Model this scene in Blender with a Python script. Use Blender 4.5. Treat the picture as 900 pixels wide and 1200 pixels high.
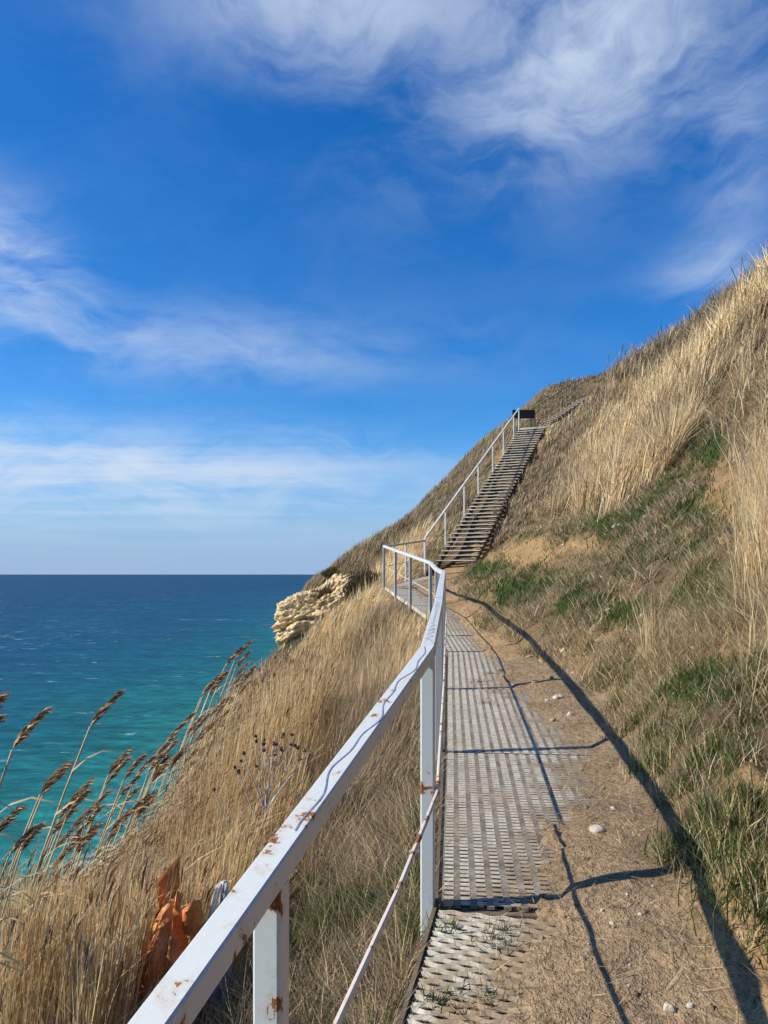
import bpy, math, random
import numpy as np
from math import radians
rng = np.random.default_rng(7)
random.seed(7)
scene = bpy.context.scene
for o in list(bpy.data.objects): bpy.data.objects.remove(o)

# ------------------------------------------------------------------ camera
CZ = 1.65                 # eye height above the walkway at the photographer's feet
F = 867.0                 # focal length in pixels of the 900 x 1200 photograph
HY = 673.0                # horizon row
cd = bpy.data.cameras.new('camera'); cam = bpy.data.objects.new('camera', cd)
scene.collection.objects.link(cam)
cam.location = (0, 0, CZ); cam.rotation_euler = (radians(90), 0, 0)
cd.sensor_fit = 'VERTICAL'; cd.sensor_height = 36; cd.lens = 36*F/1200
cd.shift_y = (HY-600)/1200; cd.clip_start = 0.05; cd.clip_end = 200000
scene.camera = cam
scene.render.resolution_x = 768; scene.render.resolution_y = 1024

# ------------------------------------------------------------------ light
SD = np.array([1.0, 0.10, -0.75]); SD /= np.linalg.norm(SD)      # direction the sunlight travels
sun_el = math.asin(-SD[2]); sun_az = math.atan2(-SD[0], -SD[1])
sl = bpy.data.lights.new('sun', 'SUN'); sl.energy = 5.0; sl.angle = radians(0.53); sl.color = (1.0, 0.92, 0.78)
so = bpy.data.objects.new('sun', sl); scene.collection.objects.link(so)
so.location = (-30, -5, 30)
so.rotation_mode = 'QUATERNION'
from mathutils import Vector
so.rotation_quaternion = Vector(SD).to_track_quat('-Z', 'Y')
vs = scene.view_settings
vs.view_transform = 'Standard'; vs.look = 'None'; vs.gamma = 1; vs.exposure = 0.30; vs.use_curve_mapping = False


class NT:
    """small helper around a node tree"""
    def __init__(s, nt): s.nt = nt; nt.nodes.clear()
    def n(s, t, **kw):
        nd = s.nt.nodes.new(t)
        for k, v in kw.items(): setattr(nd, k, v)
        return nd
    def put(s, sock, v):
        if v is None: return
        if hasattr(v, 'is_linked') or isinstance(v, bpy.types.NodeSocket): s.nt.links.new(v, sock)
        else:
            if sock.type == 'RGBA' and len(v) == 3: v = (*v, 1)
            sock.default_value = v
    def m(s, op, a, b=None, c=None, clamp=False):
        nd = s.n('ShaderNodeMath', operation=op, use_clamp=clamp)
        for i, v in enumerate((a, b, c)): s.put(nd.inputs[i], v)
        return nd.outputs[0]
    def mix(s, f, a, b, bt='MIX'):
        nd = s.n('ShaderNodeMix', data_type='RGBA', blend_type=bt)
        s.put(nd.inputs[0], f); s.put(nd.inputs[6], a); s.put(nd.inputs[7], b)
        return nd.outputs[2]
    def ramp(s, f, stops, interp='LINEAR'):
        nd = s.n('ShaderNodeValToRGB'); cr = nd.color_ramp; cr.interpolation = interp
        while len(cr.elements) < len(stops): cr.elements.new(0.5)
        for e, (p, c) in zip(cr.elements, stops):
            e.position = p; e.color = (*c, 1) if hasattr(c, '__len__') else (c, c, c, 1)
        s.put(nd.inputs[0], f); return nd.outputs[0]
    def sstep(s, v, a, b):
        nd = s.n('ShaderNodeMapRange', interpolation_type='SMOOTHSTEP')
        s.put(nd.inputs[0], v); s.put(nd.inputs[1], a); s.put(nd.inputs[2], b)
        return nd.outputs[0]
    def noise(s, vec, scale, detail=4, rough=0.5, dist=0.0, lac=2.0):
        nd = s.n('ShaderNodeTexNoise'); s.put(nd.inputs['Vector'], vec)
        nd.inputs['Scale'].default_value = scale; nd.inputs['Detail'].default_value = detail
        nd.inputs['Roughness'].default_value = rough; nd.inputs['Distortion'].default_value = dist
        nd.inputs['Lacunarity'].default_value = lac
        return nd.outputs[0]
    def mapping(s, vec, loc=(0, 0, 0), rot=(0, 0, 0), scale=(1, 1, 1)):
        nd = s.n('ShaderNodeMapping'); s.put(nd.inputs[0], vec)
        nd.inputs[1].default_value = loc; nd.inputs[2].default_value = rot; nd.inputs[3].default_value = scale
        return nd.outputs[0]


# ------------------------------------------------------------------ world: sky with high thin cloud
world = bpy.data.worlds.new('World'); scene.world = world; world.use_nodes = True
w = NT(world.node_tree)
sky = w.n('ShaderNodeTexSky', sky_type='NISHITA'); sky.sun_disc = False
sky.sun_elevation = sun_el; sky.sun_rotation = sun_az % (2*math.pi)
sky.altitude = 0; sky.air_density = 1.0; sky.dust_density = 0.3; sky.ozone_density = 3.0
tc = w.n('ShaderNodeTexCoord')
sx = w.n('ShaderNodeSeparateXYZ'); w.put(sx.inputs[0], tc.outputs['Generated'])
X, Y, Z = sx.outputs
zc = w.m('MAXIMUM', Z, 0.015)
cb = w.n('ShaderNodeCombineXYZ'); w.put(cb.inputs[0], w.m('DIVIDE', X, zc)); w.put(cb.inputs[1], w.m('DIVIDE', Y, zc))
UV = cb.outputs[0]
az = w.m('ARCTAN2', X, Y); el = w.m('ARCSINE', w.m('MINIMUM', w.m('MAXIMUM', Z, -0.99), 0.99))
def blob(a0, e0, sa, se, rot=0.0):
    da = w.m('SUBTRACT', az, a0); de = w.m('SUBTRACT', el, e0)
    c, s_ = math.cos(rot), math.sin(rot)
    p = w.m('DIVIDE', w.m('ADD', w.m('MULTIPLY', da, c), w.m('MULTIPLY', de, s_)), sa)
    q = w.m('DIVIDE', w.m('SUBTRACT', w.m('MULTIPLY', de, c), w.m('MULTIPLY', da, s_)), se)
    r2 = w.m('ADD', w.m('MULTIPLY', p, p), w.m('MULTIPLY', q, q))
    return w.m('EXPONENT', w.m('MULTIPLY', r2, -1.0))
def pxdir(px, py):
    a = (px-450)/F; b = (HY-py)/F
    return math.atan(a), math.atan(b/math.sqrt(1+a*a))
# wispy streaks on the cloud plane
warp = w.n('ShaderNodeTexNoise'); w.put(warp.inputs['Vector'], UV); warp.inputs['Scale'].default_value = 0.9; warp.inputs['Detail'].default_value = 3
vadd = w.n('ShaderNodeVectorMath', operation='MULTIPLY_ADD'); w.put(vadd.inputs[0], warp.outputs[1])
vadd.inputs[1].default_value = (0.55, 0.55, 0); w.put(vadd.inputs[2], UV)
ae = w.n('ShaderNodeCombineXYZ'); w.put(ae.inputs[0], az); w.put(ae.inputs[1], el)
wp2 = w.n('ShaderNodeTexNoise'); w.put(wp2.inputs['Vector'], ae.outputs[0]); wp2.inputs['Scale'].default_value = 5.0; wp2.inputs['Detail'].default_value = 4
va2 = w.n('ShaderNodeVectorMath', operation='MULTIPLY_ADD'); w.put(va2.inputs[0], wp2.outputs[1]); va2.inputs[1].default_value = (0.16, 0.16, 0); w.put(va2.inputs[2], ae.outputs[0])
wisp = w.noise(w.mapping(va2.outputs[0], loc=(-6.2, 5.5, 0), rot=(0, 0, radians(-38)), scale=(3.2, 8.0, 1)), 1.5, 10, 0.62, 0.3)
soft = w.noise(w.mapping(vadd.outputs[0], loc=(1.1, 6.2, 0), rot=(0, 0, radians(35)), scale=(0.8, 1.2, 1)), 1.0, 6, 0.55, 0.2)
low = w.noise(w.mapping(UV, loc=(1.3, 2.2, 0), scale=(0.26, 0.40, 1)), 0.55, 7, 0.62, 0.5)
low2 = w.noise(w.mapping(va2.outputs[0], loc=(2.0, 4.4, 0), scale=(2.6, 11.0, 1)), 1.6, 9, 0.6, 0.4)
low = w.m('ADD', w.m('MULTIPLY', low, 0.55), w.m('MULTIPLY', low2, 0.45))
def wsum(*a):
    r = a[0]
    for b in a[1:]: r = w.m('ADD', r, b)
    return r
def k(v, s): return w.m('MULTIPLY', v, s)
a1, e1 = pxdir(725, 50); a2, e2 = pxdir(380, -20); a3, e3 = pxdir(10, 300); a4, e4 = pxdir(190, 405); a5, e5 = pxdir(840, 320); a6, e6 = pxdir(860, 190)
hi = wsum(k(blob(a1, e1, 0.24, 0.098, 0.25), 0.90), k(blob(a2, e2, 0.22, 0.08), 0.8), k(blob(a3, e3, 0.085, 0.055, -0.5), 0.85),
          k(blob(a4, e4, 0.30, 0.045), 0.50), k(blob(a5, e5, 0.07, 0.03), 0.5), k(blob(a6, e6, 0.05, 0.09), 0.45))
hi = w.m('ADD', hi, 0.035)
tex = w.m('ADD', w.m('MULTIPLY', wisp, 0.58), w.m('MULTIPLY', soft, 0.42))
cov_hi = w.m('MULTIPLY', hi, w.sstep(tex, 0.37, 0.64))
cov_hi = w.m('MULTIPLY', cov_hi, 0.95, clamp=True)
a7, e7 = pxdir(250, 560)
band = w.m('EXPONENT', w.m('MULTIPLY', w.m('POWER', w.m('DIVIDE', w.m('SUBTRACT', el, e7), 0.058), 2), -1))
left = w.sstep(w.m('ABSOLUTE', w.m('SUBTRACT', az, -0.55)), 0.75, 0.25)
left = w.m('ADD', w.m('MULTIPLY', left, 0.85), 0.15)
cov_lo = w.m('MULTIPLY', w.m('MULTIPLY', band, left), w.sstep(low, 0.37, 0.58))
hz = w.sstep(el, 0.20, -0.01)
cov = w.m('MAXIMUM', cov_hi, w.m('MULTIPLY', cov_lo, 1.0))
hs = w.n('ShaderNodeHueSaturation'); hs.inputs['Saturation'].default_value = 1.36; w.put(hs.inputs['Color'], sky.outputs[0])
tint = w.mix(1.0, hs.outputs[0], (0.68, 1.14, 1.48), 'MULTIPLY')
tint = w.mix(w.m('MULTIPLY', hz, 0.95), tint, (3.1, 4.4, 6.9))
col = w.mix(cov, tint, (5.9, 6.9, 8.4))
bg = w.n('ShaderNodeBackground'); w.put(bg.inputs[0], col); bg.inputs[1].default_value = 0.087
ow = w.n('ShaderNodeOutputWorld'); world.node_tree.links.new(bg.outputs[0], ow.inputs[0])

# ------------------------------------------------------------------ materials
MATS = {}
def material(name):
    m = bpy.data.materials.new(name); m.use_nodes = True; MATS[name] = m
    t = NT(m.node_tree); out = t.n('ShaderNodeOutputMaterial')
    return m, t, out
def principled(t, out, col, rough=0.7, metal=0.0, spec=0.4, bump=None, bstr=0.3, bdist=0.01):
    p = t.n('ShaderNodeBsdfPrincipled'); t.put(p.inputs['Base Color'], col); t.put(p.inputs['Roughness'], rough)
    t.put(p.inputs['Metallic'], metal); p.inputs['Specular IOR Level'].default_value = spec
    if bump is not None:
        b = t.n('ShaderNodeBump'); b.inputs['Strength'].default_value = bstr; b.inputs['Distance'].default_value = bdist
        t.put(b.inputs['Height'], bump); t.nt.links.new(b.outputs[0], p.inputs['Normal'])
    t.nt.links.new(p.outputs[0], out.inputs[0]); return p

def mat_soil():
    m, t, out = material('soil')
    at = t.n('ShaderNodeAttribute', attribute_name='Col'); g = t.n('ShaderNodeNewGeometry').outputs['Position']
    n1 = t.noise(g, 3.2, 6, 0.62); n2 = t.noise(g, 38, 5, 0.65); n3 = t.noise(g, 160, 3, 0.6)
    v = t.ramp(n1, [(0.3, 0.72), (0.7, 1.22)]); c = t.mix(1, at.outputs[0], v, 'MULTIPLY')
    v2 = t.ramp(n2, [(0.28, 0.55), (0.5, 1.0), (0.72, 1.35)]); c = t.mix(1, c, v2, 'MULTIPLY')
    v3 = t.ramp(n3, [(0.3, 0.75), (0.7, 1.2)]); c = t.mix(1, c, v3, 'MULTIPLY')
    vo = t.n('ShaderNodeTexVoronoi', feature='F1'); t.put(vo.inputs['Vector'], g); vo.inputs['Scale'].default_value = 55
    peb = t.sstep(vo.outputs['Distance'], 0.32, 0.16)
    sep = t.n('ShaderNodeSeparateColor'); t.put(sep.inputs[0], vo.outputs['Color'])
    peb = t.m('MULTIPLY', peb, t.sstep(sep.outputs[0], 0.80, 0.84))
    c = t.mix(t.m('MULTIPLY', peb, 0.7), c, (0.50, 0.42, 0.31))
    h = t.m('ADD', t.m('ADD', t.m('MULTIPLY', n2, 1.0), t.m('MULTIPLY', n3, 0.35)), t.m('MULTIPLY', peb, 0.5))
    h = t.m('ADD', h, t.m('MULTIPLY', t.noise(g, 9, 5, 0.65), 2.5)); principled(t, out, c, 0.95, 0, 0.15, h, 1.0, 0.03)
mat_soil()

def mat_blades(name, trans=0.3, rough=0.6):
    m, t, out = material(name)
    at = t.n('ShaderNodeAttribute', attribute_name='Col')
    d = t.n('ShaderNodeBsdfPrincipled'); t.put(d.inputs['Base Color'], at.outputs[0]); d.inputs['Roughness'].default_value = rough
    d.inputs['Specular IOR Level'].default_value = 0.25
    tr = t.n('ShaderNodeBsdfTranslucent'); t.put(tr.inputs[0], at.outputs[0])
    mx = t.n('ShaderNodeMixShader'); mx.inputs[0].default_value = trans
    t.nt.links.new(d.outputs[0], mx.inputs[1]); t.nt.links.new(tr.outputs[0], mx.inputs[2]); t.nt.links.new(mx.outputs[0], out.inputs[0])
mat_blades('dry_blade', 0.33); mat_blades('green_blade', 0.35, 0.5)

def mat_paint(name, base, rustlev=0.66):
    m, t, out = material(name)
    g = t.n('ShaderNodeNewGeometry').outputs['Position']
    n1 = t.noise(g, 17, 5, 0.6, 0.3); n2 = t.noise(g, 3.1, 3, 0.5); n3 = t.noise(g, 120, 4, 0.6)
    r = t.m('ADD', n1, t.m('MULTIPLY', t.m('SUBTRACT', n2, 0.5), 0.28))
    r = t.m('ADD', r, t.m('MULTIPLY', t.m('SUBTRACT', n3, 0.5), 0.10))
    rust = t.sstep(r, rustlev, rustlev+0.035)
    halo = t.sstep(r, rustlev-0.10, rustlev+0.02)
    c = t.mix(t.m('MULTIPLY', t.sstep(n3, 0.42, 0.75), 0.14), base, (0.42, 0.38, 0.30))
    c = t.mix(t.m('MULTIPLY', halo, 0.35), c, (0.52, 0.36, 0.18))
    rc = t.ramp(n3, [(0.3, (0.10, 0.032, 0.012)), (0.6, (0.30, 0.10, 0.025)), (0.8, (0.42, 0.19, 0.06))])
    c = t.mix(rust, c, rc)
    ro = t.m('ADD', 0.38, t.m('MULTIPLY', rust, 0.5))
    principled(t, out, c, ro, 0, 0.5, t.m('ADD', t.m('MULTIPLY', n3, 0.25), rust), 0.35, 0.0015)
mat_paint('white_paint', (0.62, 0.645, 0.62), 0.635); mat_paint('grey_and_shaded_paint', (0.45, 0.45, 0.43), 0.70)
mat_paint('rod_paint', (0.64, 0.57, 0.48), 0.575); mat_paint('rusty_paint', (0.60, 0.615, 0.59), 0.59)

def mat_grate():
    m, t, out = material('galvanised_grate')
    g = t.n('ShaderNodeNewGeometry').outputs['Position']
    n1 = t.noise(g, 4.5, 5, 0.6); n2 = t.noise(g, 60, 4, 0.6); n4 = t.noise(g, 1.3, 3, 0.5)
    c = t.ramp(n2, [(0.3, (0.38, 0.345, 0.265)), (0.65, (0.62, 0.575, 0.465))])
    dirt = t.sstep(t.m('ADD', n1, t.m('MULTIPLY', t.m('SUBTRACT', n4, 0.5), 0.5)), 0.46, 0.72)
    c = t.mix(t.m('MULTIPLY', dirt, 0.55), c, (0.27, 0.185, 0.105))
    rust = t.sstep(t.noise(g, 9, 5, 0.65), 0.64, 0.74)
    c = t.mix(t.m('MULTIPLY', rust, 0.6), c, (0.20, 0.085, 0.035))
    c = t.mix(t.n('ShaderNodeAttribute', attribute_name='Dirt').outputs['Fac'], c, t.mix(n2, (0.20, 0.14, 0.08), (0.38, 0.275, 0.165)))
    principled(t, out, c, t.m('ADD', 0.42, t.m('MULTIPLY', dirt, 0.4)), 0.1, 0.5, n2, 0.3, 0.002)
mat_grate()

def mat_simple(name, lo, hi, sc, rough=0.8, bstr=0.4, bdist=0.01, spec=0.3):
    m, t, out = material(name)
    g = t.n('ShaderNodeNewGeometry').outputs['Position']
    n1 = t.noise(g, sc, 6, 0.62); n2 = t.noise(g, sc*6, 4, 0.6)
    c = t.mix(t.sstep(n1, 0.3, 0.7), lo, hi)
    c = t.mix(1, c, t.ramp(n2, [(0.3, 0.75), (0.7, 1.15)]), 'MULTIPLY')
    principled(t, out, c, rough, 0, spec, t.m('ADD', n1, t.m('MULTIPLY', n2, 0.4)), bstr, bdist)
mat_simple('grate_strip', (0.15, 0.12, 0.08), (0.30, 0.265, 0.205), 9, 0.6)
mat_simple('pale_stone', (0.34, 0.29, 0.22), (0.60, 0.55, 0.46), 18)
mat_simple('brown_stone', (0.24, 0.17, 0.10), (0.42, 0.32, 0.21), 18)
mat_simple('tread_metal', (0.48, 0.45, 0.38), (0.68, 0.65, 0.57), 3, 0.6)
mat_simple('grey_tread', (0.28, 0.25, 0.20), (0.44, 0.40, 0.33), 3, 0.7)  # darker grey tread tone, keeps the upper flight faint
mat_simple('dark_steel', (0.10, 0.075, 0.05), (0.17, 0.13, 0.09), 4, 0.7)
mat_simple('black_panel', (0.010, 0.010, 0.012), (0.018, 0.018, 0.02), 5, 0.5)
mat_simple('pen_ink', (0.13, 0.17, 0.30), (0.28, 0.31, 0.40), 40, 0.6)
mat_simple('orange_plastic', (0.55, 0.17, 0.045), (0.80, 0.36, 0.13), 9, 0.45, 0.5, 0.004, 0.4)
mat_simple('foil', (0.45, 0.47, 0.50), (0.75, 0.76, 0.78), 14, 0.4, 0.6, 0.004, 0.5)
mat_simple('twig', (0.40, 0.34, 0.28), (0.68, 0.62, 0.54), 30)
mat_simple('seed_head', (0.035, 0.024, 0.016), (0.09, 0.06, 0.04), 40)

def mat_rock():
    m, t, out = material('limestone')
    g = t.n('ShaderNodeNewGeometry').outputs['Position']
    n1 = t.noise(g, 0.9, 6, 0.6); n2 = t.noise(g, 5.5, 6, 0.68); n3 = t.noise(t.mapping(g, scale=(0.5, 0.5, 3)), 1.4, 4, 0.6)
    c = t.ramp(n2, [(0.30, (0.28, 0.18, 0.08)), (0.40, (0.56, 0.41, 0.21)), (0.54, (0.72, 0.57, 0.33)), (0.8, (0.80, 0.70, 0.48))])
    c = t.mix(t.m('MULTIPLY', t.sstep(n1, 0.48, 0.68), 0.6), c, (0.34, 0.17, 0.06))
    c = t.mix(t.m('MULTIPLY', t.sstep(n3, 0.56, 0.72), 0.4), c, (0.17, 0.12, 0.07))
    principled(t, out, c, 0.95, 0, 0.15, n2, 0.8, 0.12)
mat_rock()

def mat_sea():
    m, t, out = material('sea_water')
    g = t.n('ShaderNodeNewGeometry').outputs['Position']
    s3 = t.n('ShaderNodeSeparateXYZ'); t.put(s3.inputs[0], g)
    big = t.noise(t.mapping(g, rot=(0, 0, radians(-25)), scale=(0.010, 0.0045, 1)), 1.0, 5, 0.6, 0.6)
    med = t.noise(t.mapping(g, rot=(0, 0, radians(20)), scale=(0.02, 0.09, 1)), 1.0, 6, 0.6, 0.5)
    # water depth grows away from the shore (towards -x)
    dep = t.m('ADD', t.m('MULTIPLY', s3.outputs[0], -1.0), t.m('MULTIPLY', t.m('SUBTRACT', big, 0.5), 95))
    dep = t.m('ADD', dep, t.m('MULTIPLY', s3.outputs[1], 0.03))
    f = t.m('DIVIDE', dep, 330.0, clamp=True)
    c = t.ramp(f, [(0.0, (0.020, 0.195, 0.168)), (0.12, (0.010, 0.150, 0.142)), (0.24, (0.003, 0.096, 0.135)), (0.42, (0.001, 0.070, 0.128)), (1.0, (0.001, 0.052, 0.108))])
    c = t.mix(1, c, t.ramp(med, [(0.3, 0.72), (0.7, 1.22)]), 'MULTIPLY')
    # chop and small white caps
    wv = t.noise(t.mapping(g, rot=(0, 0, radians(14)), scale=(0.22, 0.50, 1)), 1.0, 9, 0.68, 0.6)
    c = t.mix(1, c, t.ramp(wv, [(0.36, 0.55), (0.52, 1.0), (0.66, 1.5)]), 'MULTIPLY')
    cap = t.noise(t.mapping(g, loc=(7, 3, 0), rot=(0, 0, radians(18)), scale=(0.10, 0.34, 1)), 1.0, 7, 0.72, 0.3)
    patch = t.noise(t.mapping(g, scale=(0.02, 0.02, 1)), 1.0, 3, 0.6)
    cv = t.sstep(t.m('ADD', cap, t.m('MULTIPLY', t.m('SUBTRACT', patch, 0.5), 0.25)), 0.625, 0.67)
    shore = t.sstep(s3.outputs[0], -40.0, -18.0)
    fo = t.noise(t.mapping(g, scale=(0.22, 0.22, 1)), 1.0, 7, 0.68, 0.8)
    fv = t.m('MULTIPLY', shore, t.sstep(t.m('ABSOLUTE', t.m('SUBTRACT', fo, 0.5)), 0.035, 0.008))
    c = t.mix(t.m('MULTIPLY', t.m('MAXIMUM', cv, t.m('MULTIPLY', fv, 0.8)), 0.65), c, (0.55, 0.65, 0.66))
    h = t.m('ADD', wv, t.m('MULTIPLY', med, 1.5))
    p = principled(t, out, c, 0.5, 0, 0.10, h, 0.6, 0.6)
mat_sea()

# ------------------------------------------------------------------ object helpers
COL = scene.collection
def tag(o, label=None, cat=None, group=None, kind=None):
    if label: o['label'] = label
    if cat: o['category'] = cat
    if group: o['group'] = group
    if kind: o['kind'] = kind
    return o
def empty(name, loc, label=None, cat=None, group=None):
    o = bpy.data.objects.new(name, None); COL.objects.link(o); o.location = loc; o.empty_display_size = 0.1
    return tag(o, label, cat, group)
def mesh_np(name, V, Fa, mat, smooth=False, colors=None):
    """V (n,3); Fa list of faces or (m,k) array"""
    me = bpy.data.meshes.new(name); V = np.asarray(V, np.float32)
    if isinstance(Fa, np.ndarray):
        m_, kk = Fa.shape
        me.vertices.add(len(V)); me.vertices.foreach_set('co', V.ravel())
        me.loops.add(m_*kk); me.loops.foreach_set('vertex_index', Fa.astype(np.int32).ravel())
        me.polygons.add(m_); me.polygons.foreach_set('loop_start', np.arange(0, m_*kk, kk, dtype=np.int32))
        me.update(calc_edges=True)
    else:
        me.from_pydata(V.tolist(), [], Fa); me.update()
    if smooth: me.polygons.foreach_set('use_smooth', np.ones(len(me.polygons), bool))
    if colors is not None:
        a = me.color_attributes.new('Col', 'FLOAT_COLOR', 'POINT')
        c4 = np.ones((len(V), 4), np.float32); c4[:, :3] = colors; a.data.foreach_set('color', c4.ravel())
    if mat: me.materials.append(MATS[mat])
    return me
def obj(name, me, parent=None, world_coords=True):
    o = bpy.data.objects.new(name, me); COL.objects.link(o)
    if parent is not None:
        o.parent = parent
        if world_coords:
            p = parent; off = Vector((0, 0, 0))
            while p is not None: off += p.location; p = p.parent
            n = len(me.vertices); co = np.empty(n*3, np.float32); me.vertices.foreach_get('co', co)
            co = co.reshape(-1, 3)-np.array(off, np.float32); me.vertices.foreach_set('co', co.ravel()); me.update()
    return o
class MB:
    def __init__(s): s.v = []; s.f = []
    def add(s, V, Fs):
        b = len(s.v); s.v += [tuple(map(float, p)) for p in V]; s.f += [tuple(i+b for i in q) for q in Fs]; return s
    def prism(s, ring0, ring1, caps=True):
        n = len(ring0); Fs = [(i, (i+1) % n, n+(i+1) % n, n+i) for i in range(n)]
        if caps: Fs += [tuple(range(n))[::-1], tuple(range(n, 2*n))]
        return s.add(list(ring0)+list(ring1), Fs)
    def sweep(s, P, sec, caps=True):
        """section (side, up) swept along P with mitred joints, up = world z"""
        P = np.asarray(P, float); n = len(sec); rings = []
        for i in range(len(P)):
            d0 = P[i]-P[i-1] if i > 0 else P[1]-P[0]; d1 = P[i+1]-P[i] if i < len(P)-1 else P[-1]-P[-2]
            d0 = d0[:2]/np.linalg.norm(d0[:2]); d1 = d1[:2]/np.linalg.norm(d1[:2])
            d = d0+d1; d /= np.linalg.norm(d); sc = 1/max(0.4, d @ d0); sd = np.array([d[1], -d[0], 0])*sc
            rings.append([P[i]+sd*a+np.array([0, 0, b]) for a, b in sec])
        V = [p for r in rings for p in r]; Fs = []
        for i in range(len(P)-1):
            for j in range(n): Fs.append((i*n+j, i*n+(j+1) % n, (i+1)*n+(j+1) % n, (i+1)*n+j))
        if caps: Fs += [tuple(range(n))[::-1], tuple((len(P)-1)*n+j for j in range(n))]
        return s.add(V, Fs)
    def tube(s, P, r, n=8, caps=True):
        P = np.asarray(P, float); rr = np.broadcast_to(np.asarray(r, float), (len(P),)); V = []
        for i in range(len(P)):
            d = P[min(i+1, len(P)-1)]-P[max(i-1, 0)]; d = d/np.linalg.norm(d)
            a = np.cross(d, [0.31, 0.2, 0.93]); 
            if np.linalg.norm(a) < 1e-3: a = np.cross(d, [1, 0, 0])
            a /= np.linalg.norm(a); b = np.cross(d, a)
            for j in range(n):
                t = 2*math.pi*j/n; V.append(P[i]+rr[i]*(a*math.cos(t)+b*math.sin(t)))
        Fs = []
        for i in range(len(P)-1):
            for j in range(n): Fs.append((i*n+j, i*n+(j+1) % n, (i+1)*n+(j+1) % n, (i+1)*n+j))
        if caps: Fs += [tuple(range(n))[::-1], tuple((len(P)-1)*n+j for j in range(n))]
        return s.add(V, Fs)
    def obox(s, c, ax, ay, az_, hx, hy, hz_):
        c = np.asarray(c, float); ax, ay, az_ = (np.asarray(q, float) for q in (ax, ay, az_))
        V = [c+ax*hx*i+ay*hy*j+az_*hz_*k_ for i in (-1, 1) for j in (-1, 1) for k_ in (-1, 1)]
        return s.add(V, [(0, 1, 3, 2), (4, 6, 7, 5), (0, 4, 5, 1), (2, 3, 7, 6), (0, 2, 6, 4), (1, 5, 7, 3)])
    def build(s, name, mat, parent=None, smooth=False):
        return obj(name, mesh_np(name, s.v, s.f, mat, smooth), parent)
def rsec(wd, top, bot, c=0.004):
    h = wd/2
    return [(-h+c, top), (-h, top-c), (-h, bot+c), (-h+c, bot), (h-c, bot), (h, bot+c), (h, top-c), (h-c, top)]

# ------------------------------------------------------------------ noise
def _hash(ix, iy, iz, s):
    h = (ix*374761393+iy*668265263+iz*2147483647+s*1274126177) & 0xffffffff
    h = ((h ^ (h >> 13))*1274126177) & 0xffffffff
    return ((h ^ (h >> 16)) & 0xffff)/65535.0
def vnoise(x, y, z=0.0, s=0):
    x, y, z = np.broadcast_arrays(np.asarray(x, float), np.asarray(y, float), np.asarray(z, float))
    ix, iy, iz = (np.floor(q).astype(np.int64) for q in (x, y, z)); fx, fy, fz = x-ix, y-iy, z-iz
    fx, fy, fz = (q*q*(3-2*q) for q in (fx, fy, fz)); r = 0
    for dx in (0, 1):
        for dy in (0, 1):
            for dz in (0, 1):
                r = r+_hash(ix+dx, iy+dy, iz+dz, s)*np.where(dx, fx, 1-fx)*np.where(dy, fy, 1-fy)*np.where(dz, fz, 1-fz)
    return r-0.5
def fbm(x, y, z=0.0, o=4, s=0, g=0.5):
    r = 0; a = 1.0
    for i in range(o):
        r = r+a*vnoise(np.asarray(x)*2**i+i*17.3, np.asarray(y)*2**i+i*9.1, np.asarray(z)*2**i, s+i); a *= g
    return r
def sm(a, b, v): t = np.clip((v-a)/(b-a), 0, 1); return t*t*(3-2*t)

# ------------------------------------------------------------------ the line of the walkway (measured from the rail posts)
# x of rail post, distance, rail top, all relative to the eye
PO = np.array([(-.195, 1.28, -.487), (.16, 2.70, -.26), (.343, 4.64, -.17), (.508, 6.53, -.067), (.70, 8.69, .038), (.732, 10.3, .089),
               (.747, 11.9, .206), (.485, 13.6, .367), (.235, 15.1, .51), (0, 16.6, .655), (1.05, 19.0, .906)])
RH = 0.95
BY = np.concatenate([[-6], PO[:, 1], [20.3, 60]])
BX = np.concatenate([[PO[0, 0]-.251*7.28], PO[:, 0], [1.45, 6]])
BZ = np.concatenate([[PO[0, 2]-RH-.16*7.28], PO[:, 2]-RH, [.25, 17]])
def xl(y): return np.interp(y, BY, BX)
def fl(y): return np.interp(y, BY, BZ)
FOOT = np.array([(-6, -.2), (0, .75), (2, .93), (3, 1.02), (3.6, 1.25), (4.8, 1.55), (6.5, 1.72), (8, 1.6), (10, 1.45), (12, 1.42), (16, 1.5), (20.3, 2.4), (60, 8)])
def foot(y): return np.interp(y, FOOT[:, 0], FOOT[:, 1])
EDGE = np.array([(-6, .3), (1.5, .36), (2.14, .37), (2.5, .42), (2.75, .50), (3.2, .58), (4, .80), (4.6, .93), (5.5, .86), (6.5, .70), (8.7, .57), (10, .52), (11.5, .55), (13, .60), (15, .75), (17, .55), (19, .35), (60, .3)])
def edge(y): return xl(y)+np.interp(y, EDGE[:, 0], EDGE[:, 1])

# ------------------------------------------------------------------ terrain: thin plate spline through control points
C = []
for y in (-6, -2, 1, 3.5, 6, 8.5, 11, 14, 17):
    a, f0, ft = float(xl(y)), float(fl(y)), float(foot(y))
    far = 0.0 if y < 12 else (y-12)*0.04
    C += [(a-.2, y, f0-.26), (a-1.0, y, f0-.98), (a-2.2, y, f0-1.95), (a-3.4, y, f0-3.4), (a-6.5, y, f0-8.5), (a-14, y, -24), (a-32, y, -32)]
    C += [((a+ft)/2, y, f0), (ft, y, f0+.06)]
    for du, dz in ((.5, .40), (1.2, .98), (3, 2.55), (5, 4.45), (8.4, 8.2), (12, 9.7), (22, 11.0), (40, 12)):
        C.append((ft+du, y, f0+dz))
S0 = np.array([1.40, 20.3, .316]); S1 = np.array([5.64, 31.0, 6.08]); SDIR = (S1-S0)[:2]/np.linalg.norm((S1-S0)[:2])
SR = np.array([SDIR[1], -SDIR[0]])
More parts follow.
